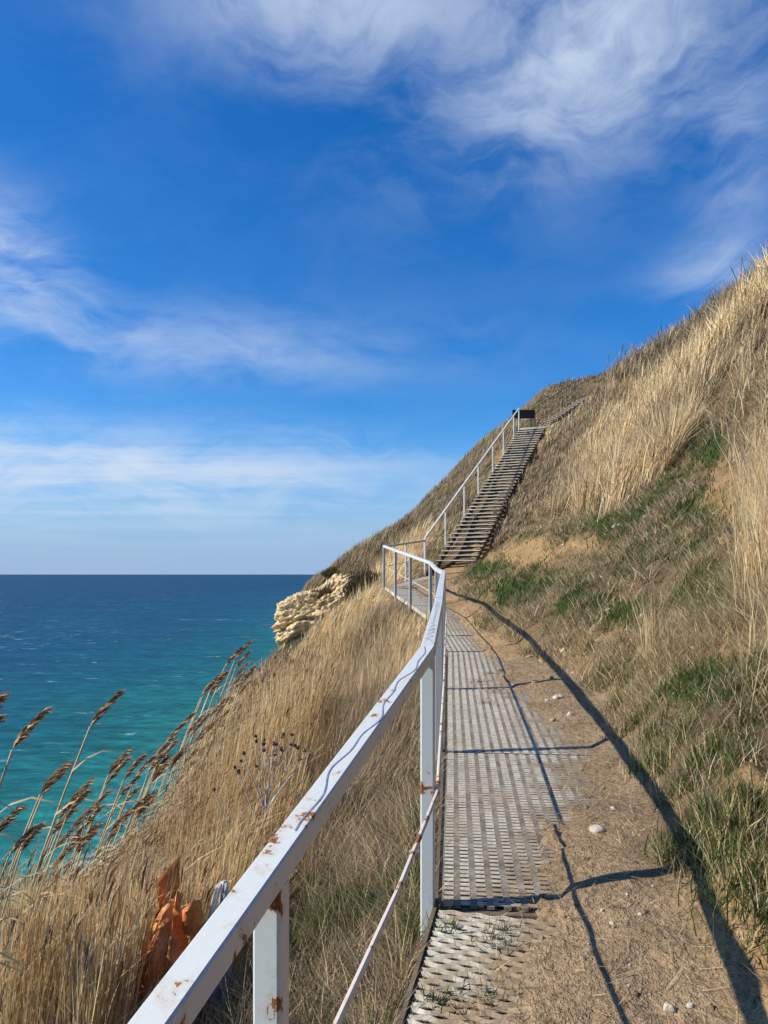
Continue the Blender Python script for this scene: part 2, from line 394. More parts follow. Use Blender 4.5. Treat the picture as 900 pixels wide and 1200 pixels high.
for s in (0.05, .28, .52, .76, 1.0):
    p = S0+(S1-S0)*s
    C += [(p[0], p[1], p[2]-.35), (p[0]+SR[0]*1.1, p[1]+SR[1]*1.1, p[2]-.25)]
    for q, dz in ((1.5, -.1), (2.6, .6), (4.6, 2.3)):
        C.append((p[0]+SR[0]*q, p[1]+SR[1]*q, p[2]+dz))
C += [(-.6, 19.5, -.9), (-.5, 22, -.75), (-2.0, 20, -2.9), (-1.1, 18.5, -1.75), (-2.0, 23.5, -2.4), (-3, 22, -3.9), (-4.5, 20, -5.0), (-1.5, 25, -1.5), (-2.6, 26.5, -1.7), (-3.9, 25, -4.2),
      (1.0, 24, .75), (.3, 27, .9), (-1.7, 29, .35), (0, 30, 1.5), (1.8, 31, 3.05), (3.4, 33, 4.8), (5.0, 34.5, 6.4), (6.6, 36, 7.7), (8.2, 36, 8.75), (10.2, 36, 9.6),
      (-3.2, 28.5, -1.0), (-4.5, 28.5, -4.5), (-6.5, 26, -8), (-9, 30, -14), (-3, 33, -4), (0, 36, -1), (3, 39, 3.2), (7, 44, 7.0), (-6, 40, -16), (0, 46, -9),
      (9.0, 33.2, 7.7), (7.8, 32.3, 6.85), (10.6, 29, 8.5), (10.8, 24, 8.2), (14, 30, 10.3), (14, 40, 10.6), (25, 30, 12), (25, 48, 12), (12, 55, 8), (40, 30, 13), (40, 55, 13),
      (-16, 28, -25), (-14, 45, -26), (-34, 30, -32), (-34, 58, -33), (0, 60, -22), (-12, 60, -30), (25, 62, 9), (40, 62, 12)]
C = np.array(C, float)
def _tps(r2): return np.where(r2 > 1e-12, r2*np.log(r2+1e-12), 0)
N = len(C); A = np.zeros((N+3, N+3))
d2 = ((C[:, None, :2]-C[None, :, :2])**2).sum(-1)
A[:N, :N] = _tps(d2)+np.eye(N)*0.15; A[:N, N] = 1; A[:N, N+1:] = C[:, :2]; A[N, :N] = 1; A[N+1:, :N] = C[:, :2].T
WT = np.linalg.solve(A, np.concatenate([C[:, 2], [0, 0, 0]]))
def base_h(x, y):
    sh = np.shape(x); x = np.ravel(x).astype(float); y = np.ravel(y).astype(float); out = np.empty(len(x))
    for i in range(0, len(x), 20000):
        a, b = x[i:i+20000], y[i:i+20000]
        out[i:i+20000] = _tps((a[:, None]-C[None, :, 0])**2+(b[:, None]-C[None, :, 1])**2) @ WT[:N]+WT[N]+WT[N+1]*a+WT[N+2]*b
    return out.reshape(sh)
def edge_noise(x, y): return edge(y)+fbm(y*1.7, x*.3, 0, 4, 5)*.16+fbm(y*9, x*9, 0, 2, 15)*.05
def ground(x, y):
    """height relative to the eye"""
    x, y = np.broadcast_arrays(np.asarray(x, float), np.asarray(y, float))
    h = base_h(x, y); L, R_, f0 = xl(y), foot(y), fl(y)
    u = x-L; ub = x-R_
    away = np.clip(np.maximum(-u, ub)-.1, 0, None)
    amp = np.minimum(.10+away*.12, .55)*np.minimum(away*1.5, 1)
    h = h+fbm(x*.45, y*.38, 0, 3, 31)*amp*.9+fbm(x*1.7, y*1.3, 0, 4, 41)*np.minimum(amp, .3)*.55
    h = h+sm(.4, 1.4, -u)*(y < 24)*(fbm(x*.8, y*.45, 0, 3, 33)*.55)
    # eroded lumpy bank foot
    bank = sm(-.05, .25, ub)*(1-sm(1.2, 2.6, ub))*(y < 22)
    h = h+bank*(fbm(x*4.5, y*4.2, h*3, 4, 51)*.16+np.abs(fbm(x*9, y*8, 0, 3, 61))*.05)
    h = h+sm(.1, .5, ub)*np.minimum(1, 12/np.maximum(y, 1))*(fbm(x*3.1, y*3.1, 0, 4, 55)*.13)
    # corridor
    e = edge_noise(x, y)
    cover = sm(-.30, .07, x-e+fbm(x*14, y*14, 0, 3, 16)*.16)
    dirt = f0+.024+.05*sm(.0, 1.0, (x-e)/np.maximum(R_-e, .1))+fbm(x*6, y*6, 0, 4, 71)*.022+fbm(x*1.6, y*1.6, 0, 2, 81)*.04
    cor = (f0-.10)*(1-cover)+dirt*cover
    m_ = sm(-.16, .0, u)*(1-sm(-.10, .22, ub))*(1-sm(19.0, 19.6, y))
    return h*(1-m_)+cor*m_
def axis(lo, hi, fine0, fine1, st, gr):
    mid = np.arange(fine0, fine1, st); up = [fine1]; s = st
    while up[-1] < hi: s *= gr; up.append(up[-1]+s)
    dn = [fine0]; s = st
    while dn[-1] > lo: s *= gr; dn.append(dn[-1]-s)
    return np.array(dn[:0:-1]+list(mid)+up)
gx = axis(-36, 42, -.6, 2.4, .042, 1.022); gy = axis(-5.5, 60, 1.6, 4.2, .042, 1.0125)
GX, GY = np.meshgrid(gx, gy); GH = ground(GX, GY)
nx, ny = len(gx), len(gy)
PX = 450+F*GX/np.maximum(GY, .3); PY = HY-F*GH/np.maximum(GY, .3)
def blobs(px, py, L):
    r = 0
    for (a, b, sa, sb) in L: r = np.maximum(r, np.exp(-((px-a)/sa)**2-((py-b)/sb)**2))
    return r
MOSS = [(608, 695, 34, 20), (566, 668, 34, 10), (655, 690, 40, 24), (760, 622, 60, 30), (800, 602, 40, 28), (826, 518, 20, 22), (700, 715, 45, 16), (840, 700, 40, 25), (830, 800, 60, 25)]
BARE = [(622, 648, 50, 18), (562, 652, 24, 12), (690, 640, 34, 12), (885, 950, 40, 55), (880, 1110, 80, 130), (850, 575, 34, 40), (520, 560, 20, 12), (585, 535, 10, 18)]
CURVE = np.array([(-400, 600), (525, 655), (560, 634), (600, 614), (650, 604), (700, 608), (740, 594), (780, 562), (812, 500), (845, 445), (900, 395), (1100, 300)])
STRAW = [(898, 650, 20, 75), (905, 520, 28, 40)]
def is_right(x, y): return x-foot(y) > 0.0
def hillmask(x, y, px, py):
    return (py < np.interp(px, CURVE[:, 0], CURVE[:, 1])+fbm(x*1.3, y*1.3, 0, 2, 3)*26) | (y > 21)
# colour of the bare ground
u = GX-xl(GY); ub = GX-foot(GY)
col = np.empty(GX.shape+(3,)); col[:] = (.205, .145, .082)
n = fbm(GX*.9, GY*.9, 0, 4, 91)[..., None]
humus = np.array((.105, .075, .040)); ochre = np.array((.41, .265, .125)); path = np.array((.345, .245, .145)); moss = np.array((.050, .085, .016))
right = sm(-.05, .15, ub)[..., None]
hm = hillmask(GX, GY, PX, PY)[..., None]
col = np.where((right > .5) & ~hm, col*(1+n*.5), col)
col = np.where((right > .5) & hm, np.array((.17, .122, .066))*(1+n*.5), col)
col = np.where(u[..., None] < -.02, humus*(1+n*.6), col)
b = blobs(PX, PY, BARE)*sm(-.1, .1, ub)*(GY < 40); b = sm(.25, .6, b+fbm(GX*2.2, GY*2.2, 0, 3, 95)*.5)[..., None]
col = col*(1-b)+ochre*(1+n*.3)*b
lowb = (sm(-.1, .15, ub)*(1-sm(.35, .9, ub))*(GY < 21))[..., None]*sm(-.25, .35, n)
col = col*(1-lowb*.6)+ochre*.92*lowb*.6
mo = blobs(PX, PY, MOSS)*sm(.1, .3, ub); mo = sm(.3, .55, mo+fbm(GX*3, GY*3, 0, 3, 97)*.45)[..., None]
col = col*(1-mo)+moss*(1+n*.5)*mo
pm = (sm(-.2, -.12, GX-edge_noise(GX, GY))*(1-sm(-.05, .2, ub))*(GY < 20.5))[..., None]
sand = np.where((GY > 8)[..., None], np.array((.43, .285, .15)), path)
col = col*(1-pm)+sand*(1+n*.18)*pm
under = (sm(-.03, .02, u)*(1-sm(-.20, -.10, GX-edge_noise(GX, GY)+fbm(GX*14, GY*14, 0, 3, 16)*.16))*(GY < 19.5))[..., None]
col = col*(1-under)+np.array((.085, .062, .036))*under  # ground under the grating darkened, its shade put into the colour
cliff = ((GX < -4) & (GH < -5.5))[..., None]; col = np.where(cliff, np.array((.42, .34, .22))*(1+n*.5), col)
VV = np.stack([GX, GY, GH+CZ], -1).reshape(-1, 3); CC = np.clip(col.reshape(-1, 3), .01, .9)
jj, ii = np.meshgrid(np.arange(ny-1), np.arange(nx-1), indexing='ij'); q = (jj*nx+ii)
FQ = np.stack([q, q+1, q+nx+1, q+nx], -1).reshape(-1, 4)
cx = GX[:-1, :-1].ravel()+.02; cy = GY[:-1, :-1].ravel()+.02
onpath = (cx > edge_noise(cx, cy)-.02) & (cx < foot(cy)+.02) & (cy < 20.2)
def sub(name, mask):
    f = FQ[mask]; ids, inv = np.unique(f, return_inverse=True)
    return obj(name, mesh_np(name, VV[ids], inv.reshape(-1, 4), 'soil', True, CC[ids]))
tag(sub('hillside', ~onpath), 'steep ochre soil hillside under the dry grass', kind='structure')
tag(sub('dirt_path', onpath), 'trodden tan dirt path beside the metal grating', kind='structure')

# ------------------------------------------------------------------ sea
SEA = CZ-27.0
def grid_sheet(xs, ys, z):
    a, b_ = np.meshgrid(xs, ys); V = np.stack([a, b_, np.full_like(a, z)], -1).reshape(-1, 3); n_ = len(xs)
    j, i = np.meshgrid(np.arange(len(ys)-1), np.arange(n_-1), indexing='ij'); q_ = j*n_+i
    return V, np.stack([q_, q_+1, q_+n_+1, q_+n_], -1).reshape(-1, 4)
sp = np.array([1, 20, 60, 200, 800, 3000, 12000, 50000, 90000.])
ax_ = np.concatenate([-sp[::-1], [0], sp]); V, Fq = grid_sheet(ax_, ax_, SEA)
tag(obj('sea', mesh_np('sea', V, Fq, 'sea_water')), 'turquoise sea deepening to dark blue at the horizon', kind='structure')

# ------------------------------------------------------------------ grating walkway
def W3(p): return np.array([p[0], p[1], p[2]+CZ])
wk = empty('grating_walkway', tuple(W3((xl(3.0), 3.0, fl(3.0)))), 'pale steel grating walkway climbing along the slope beside the dirt path', 'walkway')
def panel(y0, y1, wd0, wd1, style):
    gap = .006
    y0 += gap; y1 -= gap
    A0 = np.array([xl(y0)+.045, y0, fl(y0)]); A1 = np.array([xl(y1)+.045, y1, fl(y1)])
    d = (A1-A0)[:2]; d /= np.linalg.norm(d); pr = np.array([d[1], -d[0], 0])
    # near panels lie square to the path, far ones follow the bend
    B0 = A0+pr*wd0; B1 = A1+pr*wd1
    def at(u_, v_, z_): return (A0*(1-u_)+B0*u_)*(1-v_)+(A1*(1-u_)+B1*u_)*v_+np.array([0, 0, CZ+z_])
    Ln = np.linalg.norm(A1-A0); Wd = (wd0+wd1)/2
    mb = MB()
    def quadbox(u0, v0, za, u1, v1, zb, th, zc_=None):
        # slab between (u0,v0) and (u1,v1); za at v0 edge, zb at v1 edge
        P = [at(u0, v0, za), at(u1, v0, za), at(u1, v1, zb), at(u0, v1, zb)]
        dn = np.array([0, 0, -th]); mb.add([p+dn for p in P]+P, [(4, 5, 6, 7), (0, 1, 5, 4), (1, 2, 6, 5), (2, 3, 7, 6), (3, 0, 4, 7)])
    if style == 'slot':
        pit = .060; nc = int(round(Wd/pit)); rp = .036; nr = int(Ln/rp)
        for c in range(nc+1):
            uc = c/nc; hw = .013/Wd
            quadbox(max(uc-hw, 0), 0, .002, min(uc+hw, 1), 1, .002, .012)
        nstrip = len(mb.f)
        for r in range(nr):
            vc = (r+.5)/nr
            for c in range(nc):
                hv = (.0062+.0014*random.random())/Ln
                quadbox((c+.20)/nc, vc-hv, .000+.003*random.random(), (c+.80)/nc, vc+hv, .006, .003)
    else:
        hp = .044; ncol = int(round(Wd/hp)); p_ = .026; nr = int(Ln/p_)
        for r in range(nr):
            for c in range(ncol):
                ph0 = 1 if (c+r) % 2 else -1
                a = .0042
                for (fa, fb, sa, sb) in ((0, .34, ph0, ph0), (.34, 1, ph0, -ph0)):
                    u0, u1 = (c+fa)/ncol, (c+fb)/ncol; va, vb = ((r+.5)*p_+sa*a)/Ln, ((r+.5)*p_+sb*a)/Ln; hv = .0062/Ln
                    P = [at(u0, va-hv, -.001), at(u1, vb-hv, -.001), at(u1, vb+hv, .006), at(u0, va+hv, .006)]
                    dn = np.array([0, 0, -.003]); mb.add([q_+dn for q_ in P]+P, [(4, 5, 6, 7), (0, 1, 5, 4), (1, 2, 6, 5), (2, 3, 7, 6), (3, 0, 4, 7)])
    go = mb.build('grating_panel', 'galvanised_grate', wk)
    pv = np.array(mb.v); dd = pv[:, 0]-edge_noise(pv[:, 0], pv[:, 1])+fbm(pv[:, 0]*11, pv[:, 1]*11, 0, 3, 18)*.35
    at_ = go.data.attributes.new('Dirt', 'FLOAT', 'POINT'); at_.data.foreach_set('value', np.clip(sm(-.36, .02, dd)*.95, 0, 1).astype(np.float32))
    if style == 'slot':
        go.data.materials.append(MATS['grate_strip']); mi = np.zeros(len(go.data.polygons), np.int32); mi[:nstrip] = 1; go.data.polygons.foreach_set('material_index', mi)
    # edge angle
    e = MB(); e.sweep([at(0, 0, 0)-pr*.012, at(0, 1, 0)-pr*.012], [(-.010, .012), (-.010, -.05), (.004, -.05), (.004, .012)])
    e.build('edge_angle', 'tread_metal' if y0 > 11 else 'dark_steel', wk)
    # crossbeam under the seam
    c_ = MB(); c_.sweep([at(0, 0, 0), at(1, 0, 0)], [(-.025, -.016), (-.025, -.06), (.025, -.06), (.025, -.016)]); c_.build('crossbeam', 'dark_steel', wk)
py_ = [-.6, 1.2, 2.70, 4.64, 6.53, 8.69, 10.3, 11.9, 13.6, 15.1, 16.6]
wd_ = [.95, .95, .98, 1.0, 1.0, .98, .95, .95, 1.2, 1.5, 1.6]
for i in range(len(py_)-1):
    panel(py_[i], py_[i+1], wd_[i], wd_[i+1], 'diamond' if i < 2 else 'slot')
panel(16.6, 18.95, 1.6, .9, 'slot')

# ------------------------------------------------------------------ railing of the walkway
rl = empty('walkway_railing', tuple(W3((PO[1][0], PO[1][1], PO[1][2]-RH))), 'white painted steel railing with rust spots along the walkway', 'railing')
R0 = PO[0]-(PO[1]-PO[0])*1.25
RP = [W3(R0)]+[W3(p) for p in PO]
hr = MB().sweep(RP[:11], rsec(.052, 0, -.048)).build('handrail', 'white_paint', rl)
MB().sweep([RP[10]+np.array([.012, .03, -.012]), RP[11]+np.array([0, 0, -.02])], rsec(.045, 0, -.045)).build('handrail', 'grey_and_shaded_paint', rl)  # back rail's shade put into its colour as a greyer paint
def post(p, d, zb, zt, wd, name, mat, par):
    d = np.array([d[0], d[1], 0]); d /= np.linalg.norm(d); s_ = np.array([d[1], -d[0], 0]); h = wd/2; c = .005
    ring = [(-h+c, -h), (h-c, -h), (h, -h+c), (h, h-c), (h-c, h), (-h+c, h), (-h, h-c), (-h, -h+c)]
    mk = lambda z_: [np.array([p[0], p[1], z_+CZ])+s_*a+d*b_ for a, b_ in ring]
    return MB().prism(mk(zb), mk(zt)).build(name, mat, par)
for i, p in enumerate(PO):
    if i == 10: continue
    d = (PO[min(i+1, 9)]-PO[max(i, 0)])[:2] if i < 9 else (PO[9]-PO[8])[:2]
    if i in (0, 1): d = (PO[1]-PO[0])[:2]
    if i == 1: d = np.array([.16, 1.0])
    sl_ = .0
    post(p, d, p[2]-RH-.22, p[2]-.047, .050, 'post', ('rusty_paint', 'white_paint')[i] if i < 2 else 'grey_and_shaded_paint', rl)
pm_ = (PO[9]+PO[10])/2; post(pm_, (PO[10]-PO[9])[:2], pm_[2]-RH-.1, pm_[2]-.066, .045, 'post', 'white_paint', rl)
# mid rod, fixed to the path side of the posts
rod = [W3((-.33, .62, -.99)), W3((-.089, 1.397, -.849)), W3((.043, 1.90, -.797)), W3((.192, 2.66, -.785))]
for p in PO[2:9]: rod.append(W3((p[0]+.034, p[1], p[2]-.50)))
rod.append(W3((PO[9][0]+.035, PO[9][1]-.02, PO[9][2]-.48)))
MB().tube(rod, .0075, 8).build('mid_rod', 'rod_paint', rl)
MB().tube([W3((PO[9][0]+.03, PO[9][1]+.03, PO[9][2]-.48)), W3((PO[10][0]-.03, PO[10][1]-.03, PO[10][2]-.5))], .009, 8).build('mid_rod', 'rod_paint', rl)
# pen marks on the top of the handrail
def ribbon(pts, wd):
    P = np.array(pts); mb = MB(); d = np.gradient(P, axis=0); sd = np.stack([d[:, 1], -d[:, 0], 0*d[:, 0]], -1); sd /= np.linalg.norm(sd, axis=1)[:, None]
    up = np.array([0, 0, .0012]); n_ = len(P)
    mb.add([*(P-sd*wd/2+up), *(P+sd*wd/2+up)], [(i, n_+i, n_+i+1, i+1) for i in range(n_-1)]); return mb
def railpt(i, t, off):
    a, b_ = RP[i], RP[i+1]; d = (b_-a)[:2]; d /= np.linalg.norm(d)
    return a+(b_-a)*t+np.array([d[1], -d[0], 0])*off
tt = np.linspace(.06, .99, 160)
ribbon([railpt(1, t, .010*math.sin(t*17)+.006*math.sin(t*41+1)+.004) for t in tt], .0035).build('pen_line', 'pen_ink', rl)
tt = np.linspace(.06, .98, 240)
ribbon([railpt(2, t, .014*(2*abs((t*15) % 1-.5)*2-1)*(.6+.4*math.sin(t*9))) for t in tt], .003).build('pen_line', 'pen_ink', rl)

# ------------------------------------------------------------------ stairs
NTR = 42
st = empty('metal_staircase', tuple(W3(S0)), 'long steel staircase with open pale treads climbing the grassy hill', 'staircase')
SD3 = np.array([SDIR[0], SDIR[1], 0]); SR3 = np.array([SR[0], SR[1], 0]); UP = np.array([0, 0, 1.])
SW = 1.12
for i in range(NTR):
    c = W3(S0+(S1-S0)*(i+.5)/NTR)+SR3*SW/2
    j = (random.random()-.5)*.012
    MB().obox(c+UP*j, SR3, SD3, UP, SW/2, .10, .013).build('tread', 'tread_metal', st)
for off in (.06, SW-.06):
    a = W3(S0)+SR3*off-UP*.05-SD3*.1; b_ = W3(S1)+SR3*off-UP*.05
    MB().sweep([a, b_], [(-.03, -.02), (-.03, -.17), (.03, -.17), (.03, -.02)]).build('stringer', 'dark_steel', st)
# landing deck at the top
MB().obox(W3(S1)+SR3*.56+SD3*.55+UP*.03, SR3, SD3, UP, .58, .50, .022).build('landing', 'tread_metal', st)
sr = empty('stair_railing', tuple(W3(PO[10])-UP*RH), 'straight white handrail on thin posts up the left side of the long staircase', 'railing')
SH = .90
t0 = S0-np.array([.02, .05, 0]); rail_a = W3((PO[10][0], PO[10][1], .955)); 
rail_b = W3(S1)+UP*SH+SD3*.05
MB().sweep([rail_a, rail_b], rsec(.05, 0, -.05)).build('handrail', 'white_paint', sr)
post(PO[10], (PO[10]-PO[9])[:2], PO[10][2]-RH-.15, .91, .05, 'post', 'white_paint', sr)
rdir = rail_b-rail_a
for px_ in (522, 544, 560.5, 577.5, 590, 602, 610.3):
    # place along the rail by its picture column
    lo, hi_ = 0.0, 1.0
    for _ in range(40):
        mid = (lo+hi_)/2; p = rail_a+rdir*mid
        if 450+F*p[0]/p[1] < px_: lo = mid
        else: hi_ = mid
    p = rail_a+rdir*lo; post((p[0], p[1]), SDIR, p[2]-CZ-SH-.12, p[2]-CZ-.05, .045, 'post', 'white_paint', sr)
# second flight, turning right
s2 = empty('upper_staircase', tuple(W3((6.5, 31.6, 6.15))), 'short upper flight of pale steps turning right above the dark sign', 'staircase')
Q0 = np.array([6.55, 31.9, 6.22]); Q1 = np.array([9.05, 33.1, 7.92]); qd = (Q1-Q0)[:2]/np.linalg.norm((Q1-Q0)[:2]); qr = np.array([qd[1], -qd[0], 0]); qd3 = np.array([qd[0], qd[1], 0])
for i in range(12):
    c = W3(Q0+(Q1-Q0)*(i+.5)/12); MB().obox(c, qr, qd3, UP, .47, .06, .012).build('tread', 'grey_tread', s2)
for off in (-.46, .46):
    MB().sweep([W3(Q0)+qr*off-UP*.03, W3(Q1)+qr*off-UP*.03], [(-.025, 0), (-.025, -.13), (.025, -.13), (.025, 0)]).build('stringer', 'dark_steel', s2)
MB().tube([W3(Q0)-qr*.5+UP*.9, W3(Q1)-qr*.5+UP*.9], .02, 6).build('handrail', 'dark_steel', s2)
for t in (.0, .33, .66, 1.0):
    p = W3(Q0+(Q1-Q0)*t)-qr*.5; MB().tube([p-UP*.2, p+UP*.9], .013, 6).build('post', 'dark_steel', s2)

# ------------------------------------------------------------------ dark board at the landing
sg = empty('sign_board', tuple(W3((6.1, 32.2, 6.1))), 'black rectangular sign board on posts at the top of the long stairs', 'sign')
MB().obox(W3((6.08, 32.2, 6.97)), (1, 0, 0), (0, 1, 0), UP, .49, .02, .185).build('panel', 'black_panel', sg)
for xx in (5.66, 6.50): MB().obox(W3((xx, 32.24, 6.45)), (1, 0, 0), (0, 1, 0), UP, .02, .017, .70).build('post', 'grey_and_shaded_paint', sg)

# ------------------------------------------------------------------ rock outcrop on the headland
def rock_mesh(name, cen, rad, n1, n2, mat, amp, sd, strata=0.0, shear=0.0):
    th = np.linspace(0, math.pi, n1); ph = np.linspace(0, 2*math.pi, n2, endpoint=False); T, P_ = np.meshgrid(th, ph, indexing='ij')
    D = np.stack([np.sin(T)*np.cos(P_), np.sin(T)*np.sin(P_), np.cos(T)], -1)
    D = np.sign(D)*np.abs(D)**.8
    Pt = D*np.array(rad); x, y, z = Pt[..., 0], Pt[..., 1], Pt[..., 2]
    s_ = max(rad); dsp = amp*(fbm(x*1.3/s_, y*1.3/s_, z*1.3/s_, 2, sd)*1.0+np.round(fbm(x*3/s_, y*3/s_, z*6/s_, 2, sd+5)*6)/6*.40+fbm(x*7/s_, y*7/s_, z*12/s_, 4, sd+9, .65)*.42-.10*np.exp(-(fbm(x*3.3/s_, y*3.3/s_, z*5/s_, 3, sd+12)/.035)**2))
    if strata: 
        zz = z/s_*3.2+fbm(x/s_*2, y/s_*2, 0, 2, sd+20)*.8
        dsp = dsp-strata*np.exp(-((zz+1.15)/.16)**2)*1.1-strata*.35*np.exp(-((zz-.1)/.1)**2)
    Pt = Pt*(1+dsp[..., None]); Pt[..., 2] += shear*Pt[..., 0]; V = (Pt+np.array(cen)).reshape(-1, 3); Fs = []
    j, i = np.meshgrid(np.arange(n1-1), np.arange(n2), indexing='ij'); a = j*n2+i; b_ = j*n2+(i+1) % n2
    return mesh_np(name, V, np.stack([a, a+n2, b_+n2, b_], -1).reshape(-1, 4), mat, False)
ro = empty('rock_outcrop', tuple(W3((-2.9, 26.2, -2.6))), 'pale yellow limestone outcrop jutting over the sea below the hill', 'rock')
obj('rock_mass', rock_mesh('rock_mass', W3((-2.2, 26.3, -1.42)), (1.55, 1.5, 1.12), 150, 260, 'limestone', .42, 3, .34, .42), ro)
obj('rock_foot', rock_mesh('rock_foot', W3((-2.2, 26.3, -2.55)), (1.0, 1.2, .95), 70, 130, 'limestone', .5, 13, .1), ro)

# ------------------------------------------------------------------ loose stones
def pix_ground(px, py):
    """where the ray through a pixel meets the ground"""
    a, b_ = (px-450)/F, (HY-py)/F; ys = np.linspace(1.2, 34, 1600); g = ground(a*ys, ys); k_ = np.argmax(g >= b_*ys)
    return np.array([a*ys[k_], ys[k_], g[k_]])
protos = {m_: [rock_mesh('stone', (0, 0, 0), (1, .8+.3*random.random(), .62), 9, 14, m_, .55, 40+i) for i in range(4)] for m_ in ('pale_stone', 'brown_stone')}
def stone(px, py, wpx, label, group, mat='pale_stone'):
    p = pix_ground(px, py); r = wpx*p[1]/F/2
    o = obj('stone', random.choice(protos[mat])); o.location = (p[0], p[1], p[2]+CZ+r*.12); o.scale = (r, r, r*(.8+.4*random.random()))
    o.rotation_euler = (random.uniform(-.3, .3), random.uniform(-.3, .3), random.uniform(0, 6.3)); tag(o, label, 'stone', group)
g1 = 'pale pebbles on the dirt path'
stone(784, 1187, 15, 'largest white stone lying on the dirt path', None); stone(809, 1180, 10, 'cream stone next to the largest white path stone', None)
stone(700, 975, 14, 'flat white stone on the path dirt right beside the grating', None)
for (a, b_, s_) in [(717, 1086, 6), (750, 1075, 6), (706, 1068, 5), (719, 948, 6), (738, 1131, 4), (750, 1142, 4), (737, 1160, 4), (668, 940, 6), (672, 920, 5), (735, 1050, 4), (690, 1110, 4), (765, 1040, 4)]:
    stone(a, b_, s_, 'small pebble on the trodden dirt path', g1)
g2 = 'stones in the eroded bank edge'
for (a, b_, s_) in [(636, 776, 9), (654, 819, 12), (660, 765, 9), (642, 822, 7), (627, 800, 7), (668, 838, 8), (646, 795, 7), (648, 845, 6), (620, 770, 6), (633, 756, 5), (672, 790, 8)]:
    stone(a, b_, s_, 'pale stone embedded in the eroded bank edge beside the path', g2, 'brown_stone' if (a+b_) % 3 else 'pale_stone')
g3 = 'white stones scattered on the grassy bank'
for (a, b_, s_) in [(757, 607, 8), (721, 618, 8), (713, 718, 9), (753, 723, 8), (726, 617, 6), (838, 603, 6), (795, 678, 5), (705, 678, 5), (812, 760, 6), (660, 640, 5)]:
    stone(a, b_, s_, 'white stone lying among the grass of the right bank', g3)
stone(366, 1190, 13, 'white stone chip under the railing in the dead grass', None); stone(487, 1003, 17, 'cream stone beside the railing post under the mid rod', None)

# ------------------------------------------------------------------ plastic litter
def crumple(name, cen, wd, ht, mat, sd, lean=(.1, .2), nu=22, nv=26, rot=-.62):
    uu, vv = np.meshgrid(np.linspace(-1, 1, nu), np.linspace(0, 1, nv)); 
    x = uu*wd/2*(1-.35*vv+.25*fbm(uu*2, vv*3, 0, 2, sd)); z = vv*ht*(1+.22*fbm(uu*2.1+4, 0*vv, 0, 4, sd+2, .6))
    y = fbm(uu*2.6, vv*1.3, 0, 5, sd+4, .62)*wd*.34+np.abs(fbm(uu*4, vv*1.5, 0, 3, sd+6))*wd*.22+lean[1]*z; x = x+lean[0]*z
    x, y = x*math.cos(rot)-y*math.sin(rot), x*math.sin(rot)+y*math.cos(rot)
    V = np.stack([x, y, z], -1).reshape(-1, 3)+np.array(cen); j, i = np.meshgrid(np.arange(nv-1), np.arange(nu-1), indexing='ij'); q_ = j*nu+i
    o = obj(name, mesh_np(name, V, np.concatenate([np.stack([q_, q_+1, q_+nu+1], -1).reshape(-1, 3), np.stack([q_, q_+nu+1, q_+nu], -1).reshape(-1, 3)]), mat, False))
    md = o.modifiers.new('thickness', 'SOLIDIFY'); md.thickness = .004; return o
gz = lambda x, y: float(ground(np.array([x]), np.array([y]))[0])
LX, LY = -.86, 3.1
p = np.array([LX, LY, gz(LX, LY)]); top_ = -.4175*LY
tag(crumple('plastic_sheet', W3((p[0]-.16, p[1], p[2]-.02)), .46, (top_-p[2])*.98, 'orange_plastic', 3, (.08, .12)), 'crumpled torn orange plastic sheet stuck in the dry grass', 'plastic litter')
p = np.array([LX+.03, LY+.3, gz(LX+.03, LY+.3)])
tag(crumple('foil_sheet', W3((p[0], p[1], p[2])), .19, (top_-p[2])*.80, 'foil', 14, (.08, .1)), 'crumpled silvery foil sheet beside the orange plastic', 'foil litter')

# ------------------------------------------------------------------ blades
def blades(name, R_, h, wd, lean, colr, label, cat=None, mat='dry_blade', lev=(0, .5, 1), prof=(1., .8, 0.), bow=1.7, tipc=1.15, basec=.8, kind='stuff', parent=None):
    """R_ (n,3) roots, h heights, wd widths, lean (n,2) sideways shift of the tip in units of h, colr (n,3)"""
    n_ = len(R_); L_ = len(lev); ang = rng.uniform(0, math.pi, n_); sd = np.stack([np.cos(ang), np.sin(ang), 0*ang], -1)
    l2 = np.linalg.norm(lean, axis=1); up = np.sqrt(np.clip(1-np.minimum(l2, .97)**2, .05, 1)); V = []; Cc = []
    for i, t in enumerate(lev):
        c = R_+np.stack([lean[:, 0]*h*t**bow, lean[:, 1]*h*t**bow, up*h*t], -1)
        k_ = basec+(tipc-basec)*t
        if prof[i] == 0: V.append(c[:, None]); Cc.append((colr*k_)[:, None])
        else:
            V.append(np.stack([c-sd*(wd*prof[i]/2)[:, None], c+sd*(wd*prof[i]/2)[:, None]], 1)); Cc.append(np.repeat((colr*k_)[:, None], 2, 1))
    V = np.concatenate(V, 1); Cc = np.concatenate(Cc, 1); m_ = V.shape[1]; base = (np.arange(n_)*m_)[:, None]; T = []
    for i in range(L_-1):
        a = 2*i
        if prof[i+1] == 0: T.append([a, a+1, a+2])
        else: T += [[a, a+1, a+3], [a, a+3, a+2]]
    T = np.array(T); Fa = (base[:, None, :]+T[None]).reshape(-1, 3)
    o = obj(name, mesh_np(name, V.reshape(-1, 3), Fa, mat, False, np.clip(Cc.reshape(-1, 3), 0, 1)), parent)
    if parent is None: tag(o, label, cat, None, kind)
    return o
